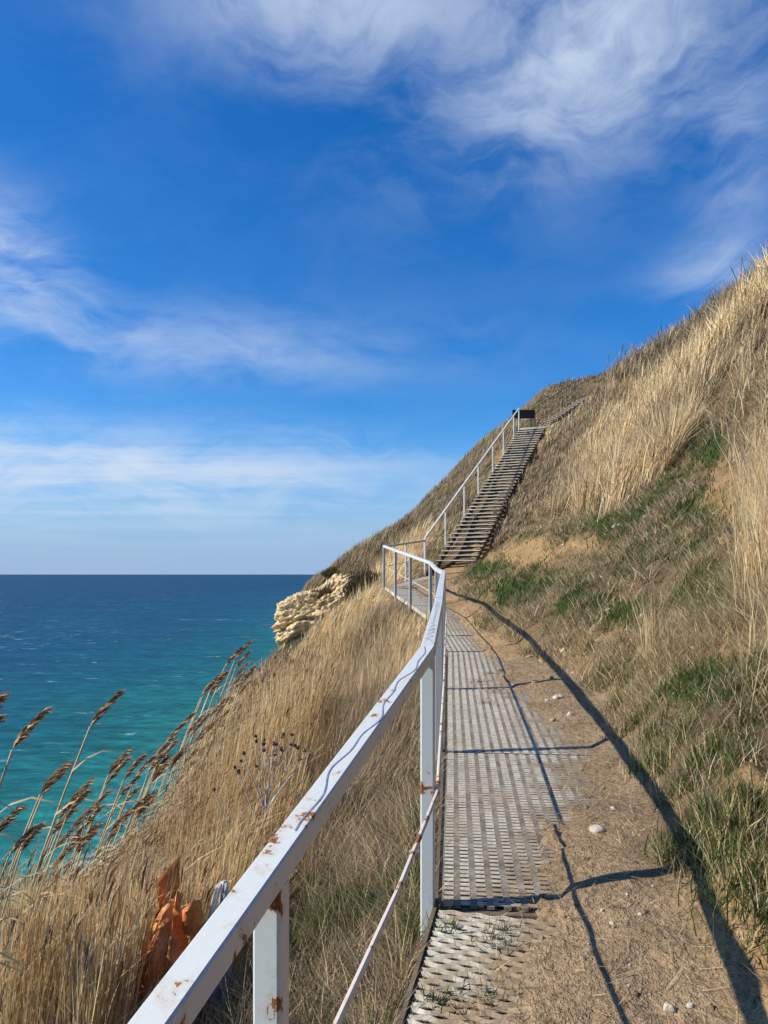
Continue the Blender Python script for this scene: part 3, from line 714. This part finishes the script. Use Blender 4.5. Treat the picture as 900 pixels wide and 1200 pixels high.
# sampling of roots over the terrain
cX = (GX[:-1, :-1]+GX[1:, 1:])/2; cY = (GY[:-1, :-1]+GY[1:, 1:])/2; cH = (GH[:-1, :-1]+GH[1:, 1:])/2
dX = np.diff(gx)[None, :]; dY = np.diff(gy)[:, None]
e1_ = np.abs(GH[:-1, 1:]-GH[:-1, :-1])/dX; e2_ = np.abs(GH[1:, :-1]-GH[:-1, :-1])/dY
cA = dX*dY*np.sqrt(1+np.minimum(e1_, 3)**2+np.minimum(e2_, 3)**2)
cD = np.sqrt(cX**2+cY**2+cH**2); cPX = 450+F*cX/np.maximum(cY, .3); cPY = HY-F*cH/np.maximum(cY, .3)
INV = ~((cY > 18.2) & (cY < 20.8) & (np.abs(cX/cY+.026) < .022)) & ~((cY > 3.6) & (cY < 5.05) & (np.abs(cX/cY+.158) < .045)) & ~((cY > 1.6) & (cY < LY+.1) & (np.abs(cX/cY-LX/LY+.015) < .07) & (rng.uniform(0, 1, cX.shape) < .84)) & (cY > .7) & (cPX > -260) & (cPX < 1160) & (cPY < 1420) & (cPY > 200) & (cY < 42) & (cH > -7)
def roots(wt, n_, pw=1.6):
    w_ = np.where(INV, wt*cA/np.maximum(cD, 2.0)**pw, 0).ravel(); s_ = w_.sum()
    idx = np.searchsorted(np.cumsum(w_)/s_, rng.uniform(0, 1, n_)); idx = np.minimum(idx, len(w_)-1)
    j, i = idx//(nx-1), idx % (nx-1); a, b_ = rng.uniform(0, 1, n_), rng.uniform(0, 1, n_)
    x = gx[i]+(gx[i+1]-gx[i])*a; y = gy[j]+(gy[j+1]-gy[j])*b_
    z = (GH[j, i]*(1-a)+GH[j, i+1]*a)*(1-b_)+(GH[j+1, i]*(1-a)+GH[j+1, i+1]*a)*b_
    return np.stack([x, y, z+CZ-.01], -1)
def pick(pal, n_, jit=.16):
    pal = np.array(pal); c = pal[rng.integers(0, len(pal), n_)]; return c*(1+rng.normal(0, jit, (n_, 1)))*(1+rng.normal(0, .05, (n_, 3)))
def wid(R_, lo, kk, hi): d = np.sqrt((R_[:, 0])**2+R_[:, 1]**2); return np.clip(d*kk, lo, hi)*rng.uniform(.6, 1.3, len(R_))
STRAWC = [(.64, .50, .29), (.58, .43, .225), (.74, .61, .39), (.46, .345, .19), (.62, .465, .245)]
BROWNC = [(.30, .225, .135), (.38, .295, .185), (.22, .165, .10), (.44, .35, .22)]
GREENC = [(.070, .115, .024), (.105, .145, .034), (.052, .085, .022), (.14, .165, .052)]
U = cX-xl(cY); UB = cX-foot(cY)
def wind(R_, m_, sp=.12, dx=1.0, dy=.25):
    n_ = len(R_); g = 1+1.2*fbm(R_[:, 0]*.5, R_[:, 1]*.4, 0, 2, 7)
    a = rng.normal(m_, sp, n_)*g; d = np.stack([a*dx, a*dy], -1)+rng.normal(0, sp*.8, (n_, 2)); return np.clip(d, -.9, .9)
# --- right hillside
hm = hillmask(cX, cY, cPX, cPY)
stairs_clear = np.ones_like(cX)
rel = (cX-S0[0])*SR[0]+(cY-S0[1])*SR[1]; al = (cX-S0[0])*SDIR[0]+(cY-S0[1])*SDIR[1]
stairs_clear[(rel > -.05) & (rel < 1.15) & (al > -1.2) & (al < 12.5)] = 0
rq = (cX-Q0[0])*qr[0]+(cY-Q0[1])*qr[1]; aq = (cX-Q0[0])*qd[0]+(cY-Q0[1])*qd[1]
stairs_clear[(np.abs(rq) < .52) & (aq > -1.0) & (aq < 2.9)] = 0
stairs_clear[(np.abs(cX-6.0) < .7) & (cY > 31) & (cY < 32.1)] = 0
bare = blobs(cPX, cPY, BARE)*(UB > 0)
clump = np.clip(.6+1.6*fbm(cX*.9, cY*.7, 0, 3, 203)+2.2*fbm(cX*3.2, cY*2.6, 0, 2, 205), .05, 3)
rightslope = (UB > .25) & (rel > -.05)
wt = (hm & rightslope)*stairs_clear*clump*(1-.9*np.clip(bare*1.3, 0, 1))
R_ = roots(wt, 222000); n_ = len(R_)
tone = fbm(R_[:, 0]*.35, R_[:, 1]*.3, 0, 3, 77)
h = rng.uniform(.30, .85, n_)*(1+.5*tone+.9*fbm(R_[:, 0]*2.6, R_[:, 1]*2.2, 0, 2, 87)); near_st = ((R_[:, 0]-S0[0])*SR[0]+(R_[:, 1]-S0[1])*SR[1]); h *= np.where((near_st < 3.6) & (R_[:, 1] > 20), .55, 1)
cl = pick(STRAWC, n_)*(1+.9*tone[:, None]); dk = rng.uniform(0, 1, n_) < .22+.5*sm(.05, .3, -tone); cl[dk] = pick(BROWNC, dk.sum())
crest = sm(7.6, 9.0, R_[:, 0]-.02*R_[:, 1])*(R_[:, 1] > 14)+sm(30.5, 32.5, R_[:, 1]); cr_ = rng.uniform(0, 1, n_) < crest*.8; cl[cr_] = pick(BROWNC, cr_.sum())*.8; h = np.where(R_[:, 1] > 31, h*.6, h)
hx, hy_ = 450+F*R_[:, 0]/R_[:, 1], HY-F*(R_[:, 2]-CZ)/R_[:, 1]; br = rng.uniform(0, 1, n_) < .85*blobs(hx, hy_, [(862, 470, 55, 48), (885, 400, 35, 30), (640, 575, 40, 18)]); cl[br] = pick(BROWNC, br.sum())*np.array((.80, .80, .84)); h = np.where(br, h*.7, h)
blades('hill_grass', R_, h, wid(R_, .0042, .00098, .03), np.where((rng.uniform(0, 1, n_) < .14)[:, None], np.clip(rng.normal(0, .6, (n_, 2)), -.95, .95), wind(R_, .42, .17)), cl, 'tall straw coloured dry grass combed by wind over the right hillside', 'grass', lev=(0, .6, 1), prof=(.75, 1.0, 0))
# --- slope left of and behind the stairs, headland
wt = ((rel <= .0) & (cY > 18.6) & (U < 1e9) & (~((U > -.1) & (cY < 20.3))))*stairs_clear*np.clip(.7+1.5*fbm(cX*1.1, cY*.9, 0, 3, 213), .05, 2)*(cH > -3.2)
wt *= ~((cX < -2.0) & (cY > 25) & (cX > -5) & (cY < 27.6)); wt *= (1-.8*np.clip(bare*1.3, 0, 1))
R_ = roots(wt, 64000, 1.3); n_ = len(R_); tone = fbm(R_[:, 0]*.5, R_[:, 1]*.4, 0, 3, 78)
cl = pick(STRAWC, n_)*.72*(1+.8*tone[:, None]); dk = rng.uniform(0, 1, n_) < .5; cl[dk] = pick(BROWNC, dk.sum()); gr = rng.uniform(0, 1, n_) < .05+.25*sm(.12, .3, tone); cl[gr] = pick(GREENC, gr.sum())*1.3
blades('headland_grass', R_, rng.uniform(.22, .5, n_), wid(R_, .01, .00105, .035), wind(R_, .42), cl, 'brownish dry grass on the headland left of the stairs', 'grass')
# --- left slope between railing and reeds
wt = ((U < -.10) & (U > -5.5) & (cY < 25))*np.clip(.85+1.3*fbm(cX*1.0, cY*.6, 0, 3, 223), .12, 2)*(.35+.65*sm(-.1, -.9, U)*np.ones_like(U))
wt *= np.where(cY < 4.9, .06+.94*sm(-.75, -1.5, U+fbm(cX*2, cY*2, 0, 2, 225)*.5), 1)*np.where(cY < 6, 1-.6*sm(-1.0, -1.6, U), 1)
R_ = roots(wt, 186000, 1.5); n_ = len(R_); tone = fbm(R_[:, 0]*.6, R_[:, 1]*.35, 0, 3, 79); uu = R_[:, 0]-xl(R_[:, 1])
h = rng.uniform(.45, .9, n_)*(1+.5*tone)*(.5+.5*sm(-.1, -.8, uu)); h = np.where(R_[:, 1] < 4.2, h*(.55+.45*sm(-.8, -1.6, uu)), h); h = np.minimum(h, .25-uu*1.2+.1)
cl = pick(STRAWC, n_)*np.array((1.08, 1.05, 1.0))*(1+1.1*tone[:, None]); dk = rng.uniform(0, 1, n_) < .22+.6*sm(.05, .3, -tone); cl[dk] = pick(BROWNC, dk.sum())  # tone swings and brown patches also put shaded clumps and streaks into blade colour
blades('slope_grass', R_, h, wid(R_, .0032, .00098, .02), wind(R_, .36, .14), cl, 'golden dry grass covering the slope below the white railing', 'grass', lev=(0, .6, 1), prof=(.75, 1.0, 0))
# --- reed bed on the edge of the slope
wt = ((U < -1.15-.2*np.clip(cY-7, 0, 20)) & (U > -3.9-.1*np.clip(cY-9, 0, 20)) & (cY < 17) & (cY > 1.0))*np.clip(.8+1.4*fbm(cX*1.3, cY*.8, 0, 2, 233), .1, 2)
R_ = roots(wt, 44000, 1.6); n_ = len(R_); uu = R_[:, 0]-xl(R_[:, 1]); h = rng.uniform(.95, 1.55, n_)*(.75+.25*sm(-1.1, -2.0, uu))*(.85+.15*sm(2, 5, R_[:, 1])); ln = wind(R_, .13, .06)
cl = pick([(.62, .46, .245), (.54, .385, .19), (.72, .57, .33), (.45, .31, .15)], n_)
blades('reed_bed', R_, h, wid(R_, .0050, .0010, .012), ln, cl, 'dense bed of dry tan reeds on the seaward edge', 'reeds', lev=(0, .5, 1), prof=(1, .85, .4), bow=1.5)
# reed leaves hanging off the stems
m_ = 28000; pk = rng.integers(0, n_, m_); t = rng.uniform(.25, .95, m_); up = np.sqrt(1-np.minimum(np.linalg.norm(ln[pk], axis=1), .9)**2)
RL = R_[pk]+np.stack([ln[pk, 0]*h[pk]*t**1.5, ln[pk, 1]*h[pk]*t**1.5, up*h[pk]*t], -1)
blades('reed_leaves', RL, rng.uniform(.10, .32, m_), wid(RL, .006, .001, .014), wind(RL, .55, .3), pick(STRAWC, m_)*.95, 'thin dry leaves hanging on the reed bed', 'reeds', lev=(0, .5, 1), prof=(.7, 1, 0), bow=1.3)
tops = R_+np.stack([ln[:, 0]*h, ln[:, 1]*h, np.sqrt(1-np.minimum(np.linalg.norm(ln, axis=1), .9)**2)*h], -1)
has = np.where((rng.uniform(0, 1, n_) < np.where(uu < -2.0, .26, .04)))[0]; rep = np.repeat(has, 5)
RPp = tops[rep]-np.stack([rng.uniform(.0, .06, len(rep))*.4, 0*rep, rng.uniform(.0, .14, len(rep))], -1)
blades('reed_plumes', RPp, rng.uniform(.06, .14, len(rep)), wid(RPp, .010, .0016, .018), wind(RPp, .62, .16), pick([(.24, .15, .085), (.30, .19, .105), (.17, .10, .06), (.40, .28, .17)], len(rep)), 'small brown plumes at the tips of the reed bed', 'reeds', lev=(0, .5, 1), prof=(.5, 1, 0))
# --- bank right of the path: matted straw, tufts of green
bz = (UB > -.12) & (cY < 21) & ~hm
strawpatch = np.clip(.5+2.2*fbm(cX*1.6, cY*1.6, 0, 3, 243), 0, 2)*(1-.95*np.clip(bare*1.5, 0, 1))
strawpatch = strawpatch*np.where(cY > 4.6, sm(-.12, .12, UB), sm(.02, .5, UB))*(1-.55*(1-sm(.35, .9, UB))*(cY < 4.6))+blobs(cPX, cPY, STRAW)*1.5
R_ = roots(bz*strawpatch, 94000, 1.35); n_ = len(R_); cl = pick(STRAWC, n_)*1.0; dk = rng.uniform(0, 1, n_) < .46; cl[dk] = pick(BROWNC+[(.17, .155, .07), (.21, .19, .085)], dk.sum())
a = rng.uniform(0, 6.28, n_); m2 = rng.uniform(.5, .985, n_); ln = np.stack([np.cos(a)*m2, np.sin(a)*m2], -1)
blades('bank_straw', R_, rng.uniform(.06, .24, n_), wid(R_, .0024, .0009, .012), ln, cl, 'matted short straw on the bank beside the path', 'grass', bow=1.4)
R_ = roots(((UB > .35) & (cY < 21) & ~hm)*blobs(cPX, cPY, STRAW+[(765, 800, 14, 20)])*np.clip(.2+3*fbm(cX*2.2, cY*2.2, 0, 2, 247), 0, 2), 3000, 1.3); n_ = len(R_)
blades('bank_tall_straw', R_, rng.uniform(.3, .75, n_), wid(R_, .004, .0011, .014), wind(R_, .10, .22), pick(STRAWC, n_)*1.12, 'loose tall pale straw stalks standing on the right bank', 'grass')
mossw = blobs(cPX, cPY, MOSS)
nearfoot = 1-.85*(1-sm(.35, .9, UB))*(cY < 4.6)
gp = nearfoot*np.clip(-.05+2.4*fbm(cX*2.1, cY*2.1, 0, 3, 253), 0, 1.5)*np.where(cY > 4.6, sm(-.12, .1, UB), sm(.0, .2, UB))*(1-np.clip(bare*1.2, 0, .97))+mossw*.8
R_ = roots(((UB > -.12) & (cY < 21) & ~hm)*gp, 62000, 1.4); n_ = len(R_); a = rng.uniform(0, 6.28, n_); m2 = rng.uniform(.1, .8, n_)
tone = fbm(R_[:, 0]*1.2, R_[:, 1]*1.2, 0, 2, 257)
blades('green_grass', R_, rng.uniform(.035, .11, n_)*(1+.5*tone), wid(R_, .003, .001, .012), np.stack([np.cos(a)*m2, np.sin(a)*m2], -1), pick(GREENC, n_, .25)*(1+.7*tone[:, None]), 'short dark green grass tufts on the right bank', 'grass', 'green_blade')
# tufts right at the foot of the bank, as in the photograph
cen = [(800, 930), (780, 900), (830, 960), (855, 975), (810, 1000), (840, 1020), (790, 1010), (880, 940), (870, 990), (760, 895), (745, 850), (720, 830), (760, 870), (800, 860), (840, 880), (700, 800), (735, 800), (770, 820), (815, 905), (885, 1030), (860, 1050), (890, 1080), (690, 760), (880, 850), (860, 900)]
RT = []; 
for (a_, b_) in cen:
    p = pix_ground(a_, b_); q_ = 230; rr = np.abs(rng.normal(0, .075, q_)); th = rng.uniform(0, 6.28, q_); xx, yy = p[0]+rr*np.cos(th), p[1]+rr*np.sin(th)*1.2
    RT.append(np.stack([xx, yy, ground(xx, yy)+CZ-.01], -1))
RT = np.concatenate(RT); n_ = len(RT); a = rng.uniform(0, 6.28, n_); m2 = rng.uniform(.15, .85, n_); cl = pick(GREENC, n_, .25); dk = rng.uniform(0, 1, n_) < .3; cl[dk] = pick(STRAWC, dk.sum())
blades('tuft_grass', RT, rng.uniform(.06, .17, n_), rng.uniform(.003, .006, n_), np.stack([np.cos(a)*m2, np.sin(a)*m2], -1), cl, 'dark green grass tufts along the foot of the bank', 'grass', 'green_blade')
# green and dead tangle under the railing near the first posts
wt = ((U < -.06) & (U > -1.4) & (cY < 4.8))*np.clip(.15+2.6*fbm(cX*2.5, cY*2.5, 0, 2, 263), 0, 2)
R_ = roots(wt, 22000, .6); n_ = len(R_); a = rng.uniform(0, 6.28, n_); m2 = rng.uniform(.1, .8, n_)
blades('rail_green_grass', R_, rng.uniform(.07, .2, n_), rng.uniform(.003, .006, n_), np.stack([np.cos(a)*m2, np.sin(a)*m2], -1), pick(GREENC, n_, .25), 'green grass tufts under the railing', 'grass', 'green_blade')
R_ = roots(((U < -.02) & (U > -1.8) & (cY < 5))*np.clip(.7+1.8*fbm(cX*3, cY*3, 0, 2, 265), .03, 2), 17000, .6); n_ = len(R_); a = rng.uniform(0, 6.28, n_); m2 = rng.uniform(.5, .98, n_); cl = pick(STRAWC, n_)*.9; dk = rng.uniform(0, 1, n_) < .5; cl[dk] = pick(BROWNC, dk.sum())*.8
blades('rail_dead_grass', R_, rng.uniform(.1, .38, n_), rng.uniform(.0025, .005, n_), np.stack([np.cos(a)*m2, np.sin(a)*m2], -1), cl, 'tangled dead grass stalks under the railing', 'grass')
# green sprigs growing through the grating, dry litter on the path
RT = []
for (a_, b_) in [(575, 1105), (590, 1095), (600, 1112), (540, 1160), (515, 1175), (585, 1165), (575, 1180), (530, 1090), (560, 800), (575, 790), (570, 825)]:
    Zp = 1.0
    for _ in range(30): Zp = -float(fl(Zp))*F/(b_-HY)
    q_ = 60; rr = np.abs(rng.normal(0, .035, q_)); th = rng.uniform(0, 6.28, q_); x0 = (a_-450)/F*Zp
    RT.append(np.stack([x0+rr*np.cos(th)*1.6, Zp+rr*np.sin(th), np.full(q_, float(fl(Zp))+CZ-.03)], -1))
RT = np.concatenate(RT); n_ = len(RT); a = rng.uniform(0, 6.28, n_); m2 = rng.uniform(.1, .85, n_)
blades('grating_weeds', RT, rng.uniform(.04, .10, n_), rng.uniform(.003, .006, n_), np.stack([np.cos(a)*m2, np.sin(a)*m2], -1), pick(GREENC, n_, .25), 'green sprigs growing through the metal grating', 'weeds', 'green_blade')
R_ = roots((cX > edge(cY)-.25)*(UB < .25)*(cY < 14)*1.0, 2600, 1.2); n_ = len(R_); a = rng.uniform(0, 6.28, n_); R_[:, 2] += .016; R_[:, 2] = np.maximum(R_[:, 2], fl(R_[:, 1])+CZ+.02)
blades('straw_litter', R_, rng.uniform(.03, .12, n_), rng.uniform(.0016, .003, n_), np.stack([np.cos(a)*.96, np.sin(a)*.96], -1), pick(STRAWC, n_)*1.1, 'loose straw bits scattered on the dirt path', 'straw', bow=1.0)
# gravel crumbs on the path: one mesh of small octahedra
def crumbs(R_, r, colr, name, label):
    n_ = len(R_); oc = np.array([(1, 0, 0), (0, 1, 0), (-1, 0, 0), (0, -1, 0), (0, 0, 1), (0, 0, -1.)]); V = R_[:, None]+oc[None]*r[:, None, None]*rng.uniform(.55, 1.3, (n_, 6, 1))
    T = np.array([(0, 1, 4), (1, 2, 4), (2, 3, 4), (3, 0, 4), (1, 0, 5), (2, 1, 5), (3, 2, 5), (0, 3, 5)]); Fa = ((np.arange(n_)*6)[:, None, None]+T[None]).reshape(-1, 3)
    tag(obj(name, mesh_np(name, V.reshape(-1, 3), Fa, 'soil', False, np.repeat(colr, 6, 0))), label, 'gravel', None, 'stuff')
R_ = roots(((cX > edge(cY)-.05) & (UB < .5) & (cY < 12))*np.clip(.5+2*fbm(cX*2, cY*2, 0, 3, 273)+sm(-.2, .2, UB)+2*(np.abs(cX-edge(cY)) < .12), .05, 3), 6000, 1.0); n_ = len(R_)
crumbs(R_+np.array([0, 0, .008]), rng.exponential(.0026, n_)+.0014, pick([(.34, .24, .14), (.40, .29, .17), (.28, .195, .11), (.44, .34, .22)], n_), 'gravel', 'small soil crumbs and grit on the dirt path')
R_ = roots(((UB > -.14) & (UB < .4) & (cY < 16) & (cY > 1.6))*np.clip(.3+3*fbm(cX*2.4, cY*2.4, 0, 3, 277), .0, 3), 3200, 1.0); n_ = len(R_)
crumbs(R_+np.array([0, 0, .004]), np.minimum(rng.exponential(.0045, n_)+.003, .006+.0018*R_[:, 1]), pick([(.36, .25, .14), (.42, .29, .155), (.30, .205, .115), (.42, .32, .19)], n_), 'soil_clods', 'broken soil clods along the eroded foot of the bank')
# skyline weeds on the upper right crest
wt = ((cPY < 470) & (cPX > 640) & (UB > 6.5))*np.clip(.1+2*fbm(cX*1.2, cY*1.2, 0, 2, 283), 0, 2)
R_ = roots(wt, 2600, 1.0); n_ = len(R_)
blades('crest_weeds', R_, rng.uniform(.5, 1.35, n_), wid(R_, .008, .0007, .02), wind(R_, .2, .15), pick(BROWNC, n_)*.8, 'dark dry weed stalks along the crest of the hill', 'weeds', lev=(0, .6, .9, 1), prof=(.7, .6, 1.4, 0))

# ------------------------------------------------------------------ single plumed reeds (things)
def reed_proto(sd):
    r_ = np.random.default_rng(sd); mb = MB(); t = np.linspace(0, 1, 9); lean = .26; Pth = np.stack([lean*t**1.6, .03*np.sin(t*3+sd), t*.965], -1)
    me_s = mesh_np('stem', *(lambda m: (m.v, m.f))(mb.tube(Pth[:8], np.linspace(.0030, .0017, 8), 6)), 'reed_stem', True)
    V = []; T = []; Cc = []; tip = Pth[-2]; dirn = Pth[-1]-Pth[-2]; dirn /= np.linalg.norm(dirn)
    for i in range(190):
        s_ = r_.uniform(0, 1); c0 = tip+dirn*s_*.070+np.array([.022*s_**1.5, 0, -.003*s_**2]); ln_ = r_.uniform(.016, .042)*(1.1-.6*s_)
        dv = np.array([.50+.25*s_+r_.normal(0, .10), r_.normal(0, .22), .82-.28*s_+r_.normal(0, .15)]); dv /= np.linalg.norm(dv); sdv = np.cross(dv, r_.normal(0, 1, 3)); sdv /= np.linalg.norm(sdv); wv_ = r_.uniform(.0011, .0022)
        b0 = len(V); V += [c0-sdv*wv_*.4, c0+sdv*wv_*.4, c0+dv*ln_*.5-sdv*wv_+np.array([0, 0, -.001]), c0+dv*ln_*.5+sdv*wv_, c0+dv*ln_+np.array([.004, 0, -.004])]
        T += [(b0, b0+1, b0+3), (b0, b0+3, b0+2), (b0+2, b0+3, b0+4)]
        cc = np.array([(.30, .18, .095), (.40, .26, .14), (.20, .12, .06), (.54, .40, .24)][r_.integers(0, 4)])*r_.uniform(.75, 1.25); Cc += [cc]*5
    me_p = mesh_np('plume', V, np.array(T), 'dry_blade', False, np.array(Cc))
    me_l = []
    for i in range(3):
        V = []; T = []; Cc = []; s_ = r_.uniform(.35, .8); c0 = np.array([lean*s_**1.6, 0, s_*.965]); Lf = r_.uniform(.12, .22); yv = r_.normal(0, .3)
        for q_ in range(5):
            f_ = q_/4; cc = c0+np.array([Lf*f_*.75, yv*Lf*f_, Lf*(.75*f_-.75*f_**2.2)]); wv_ = .0042*(1-f_)+.0004; V += [cc+np.array([0, -wv_, 0]), cc+np.array([0, wv_, wv_*.6])]; Cc += [np.array((.56, .43, .23))]*2
        for q_ in range(4): a = 2*q_; T += [(a, a+1, a+3), (a, a+3, a+2)]
        me_l.append(mesh_np('leaf', V, np.array(T), 'dry_blade', False, np.array(Cc)))
    return me_s, me_p, me_l
mat_simple('reed_stem', (.42, .33, .17), (.58, .48, .29), 6)
RPR = [reed_proto(i) for i in range(6)]
def reed(px, py, dist, k_, label, group):
    tip = np.array([(px-450)/F*dist, dist, (HY-py)/F*dist]); h_ = 1.6
    for _ in range(12): bx = tip[0]-.30*h_; h_ = (tip[2]-gz(bx, dist))/.935
    me_s, me_p, me_l = RPR[k_ % 6]; e = empty('reed', (bx, dist, gz(bx, dist)+CZ-.01), label, 'reed', group); e.scale = (h_,)*3; e.rotation_euler[2] = random.uniform(-.25, .25)
    for nm, me in [('stem', me_s), ('plume', me_p)]+[('leaf', q_) for q_ in me_l]: o = bpy.data.objects.new(nm, me); COL.objects.link(o); o.parent = e
G_ = 'plumed reeds standing above the reed bed'; TL = 'tall plumed reed rising against the sea, brown feathery head bent by wind'
for i, (a_, b_, d_) in enumerate([(155, 797, 3.0), (86, 806, 2.7), (42, 842, 2.8), (38, 862, 2.6), (46, 925, 2.2), (26, 787, 1.9), (12, 800, 1.8), (28, 812, 1.95), (17, 832, 1.85), (103, 874, 3.2), (92, 886, 3.3), (128, 905, 3.1), (84, 938, 2.6), (60, 950, 2.5)]):
    reed(a_, b_, d_, i, TL, G_)
TL2 = 'shorter brown plumed reed at the ragged top edge of the reed bed'; G2 = 'shorter plumed reeds along the edge of the reed bed'
for i in range(70):
    t = random.random(); a_ = 95+t*225; top = np.interp(a_, [60, 120, 200, 250, 300, 330], [930, 905, 855, 820, 745, 718]); b_ = top+random.uniform(-12, 75)
    reed(a_, b_, float(np.interp(a_, [90, 200, 260, 330], [3.6, 6.0, 8.5, 12.5]))*random.uniform(.9, 1.08), i, TL2, G2)

# ------------------------------------------------------------------ dry umbel plant beyond the railing
bx, by = -.80, 5.0; bz_ = gz(bx, by); um = empty('dry_umbel_plant', (bx, by, bz_+CZ), 'leafless branching dry weed with dark round seed heads behind the railing', 'plant')
k0 = np.array([bx, by, bz_+CZ]); r_ = np.random.default_rng(5); HT = (HY-862)/F*5.0-bz_
def twig(a, b_, r0, r1, name='branch'):
    m = (a+b_)/2+r_.normal(0, .012, 3); MB().tube([a, m, b_], [r0*1.2, (r0+r1)*.7, r1*1.4], 5).build(name, 'twig', um)
def head(p, s_):
    mb = MB()
    for i in range(9):
        d_ = r_.normal(0, 1, 3); d_ /= np.linalg.norm(d_); c = p+d_*s_*.55; mb.obox(c, d_, np.cross(d_, [0, .3, 1]), np.cross(d_, [1, .2, 0]), s_*.6, s_*.45, s_*.45)
    mb.build('seed_head', 'seed_head', um)
top = k0+np.array([.0, 0, HT*.62]); twig(k0-np.array([0, 0, .1]), k0+np.array([-.02, 0, HT*.35]), .008, .0065, 'stem'); twig(k0+np.array([-.02, 0, HT*.35]), top, .0065, .005, 'stem')
for (dx, dz, hz2) in [(-.14, .36, 1), (-.07, .42, 1), (-.02, .40, 1), (.05, .40, 1), (.10, .37, 1), (.20, .40, 1), (.27, .37, 1)]:
    e = top+np.array([dx*1.0, r_.normal(0, .05), dz*HT/1.2]); mid = top+(e-top)*.55+np.array([dx*.1, 0, .02]); twig(top, mid, .0045, .003); twig(mid, e, .003, .002); head(e, .014)
    for _ in range(2):
        e2 = mid+(e-mid)*.7+r_.normal(0, .05, 3)+np.array([0, 0, .05]); twig(mid, e2, .0025, .0016); head(e2, .012)
q0 = k0+np.array([-.01, 0, HT*.22]); q1 = k0+np.array([-.24, .05, HT*.52]); q2 = k0+np.array([-.36, .05, HT*.72]); twig(q0, q1, .005, .003); twig(q1, q2, .003, .002); head(q2, .012); head(q1+np.array([-.02, 0, .06]), .01)
q3 = k0+np.array([-.18, 0, HT*.82]); twig(k0+np.array([-.02, 0, HT*.45]), q3, .004, .002); head(q3, .015); head(q3+np.array([-.03, 0, .03]), .013)

# ------------------------------------------------------------------ shrubs by the rock and the platform
def shrub(x, y, zoff, rad, n_, pal, label, zabs=None):
    z0 = gz(x, y)+CZ+zoff if zabs is None else zabs+CZ; e = empty('shrub', (x, y, z0), label, 'shrub'); r3 = np.random.default_rng(int(abs(x*100)+y*10))
    mb = MB()
    for i in range(16):
        d_ = r3.normal(0, 1, 3); d_[2] = abs(d_[2])+.4; d_ /= np.linalg.norm(d_); p0 = np.array([x, y, z0-.1]); mb.tube([p0, p0+d_*rad[0]*.5+r3.normal(0, .04, 3), p0+d_*np.array(rad)*.95], [.016, .01, .004], 4)
    mb.build('twigs', 'dark_steel', e)
    d_ = r3.normal(0, 1, (n_, 3)); d_ /= np.linalg.norm(d_, axis=1)[:, None]; d_[:, 2] = np.abs(d_[:, 2]); q_ = d_*r3.uniform(.25, 1, (n_, 1))**.5*np.array(rad)
    q_ *= 1+.5*fbm(d_[:, 0]*2.5+x, d_[:, 1]*2.5+y, d_[:, 2]*2.5, 3, 9)[:, None]
    ln = d_[:, :2]*.5+r3.normal(0, .3, (n_, 2))
    blades('foliage', q_+np.array([x, y, z0]), r3.uniform(.06, .18, n_), r3.uniform(.014, .03, n_), np.clip(ln, -.9, .9), pick(pal, n_, .3), None, parent=e)
DK = [(.10, .085, .045), (.075, .075, .035), (.14, .11, .06), (.17, .13, .075)]; RD = [(.17, .105, .065), (.12, .075, .05), (.22, .15, .09)]
shrub(-.42, 20.6, .15, (.72, .6, .85), 6500, DK, 'large dark olive shrub on the slope left of the platform railing')
shrub(-.95, 21.6, .1, (.45, .5, .65), 3500, DK, 'smaller dark shrub between the rock and the large olive shrub')
shrub(-1.95, 25.55, 0, (.50, .35, .36), 3000, RD, 'reddish brown shrub growing on the face of the limestone outcrop', -.85)
shrub(-2.55, 25.5, 0, (.28, .25, .2), 1200, RD, 'small russet shrub tucked into the lower ledge of the outcrop', -1.15)
shrub(-1.95, 27.9, -.1, (.40, .35, .28), 1800, DK, 'low dark shrub on top of the limestone outcrop')
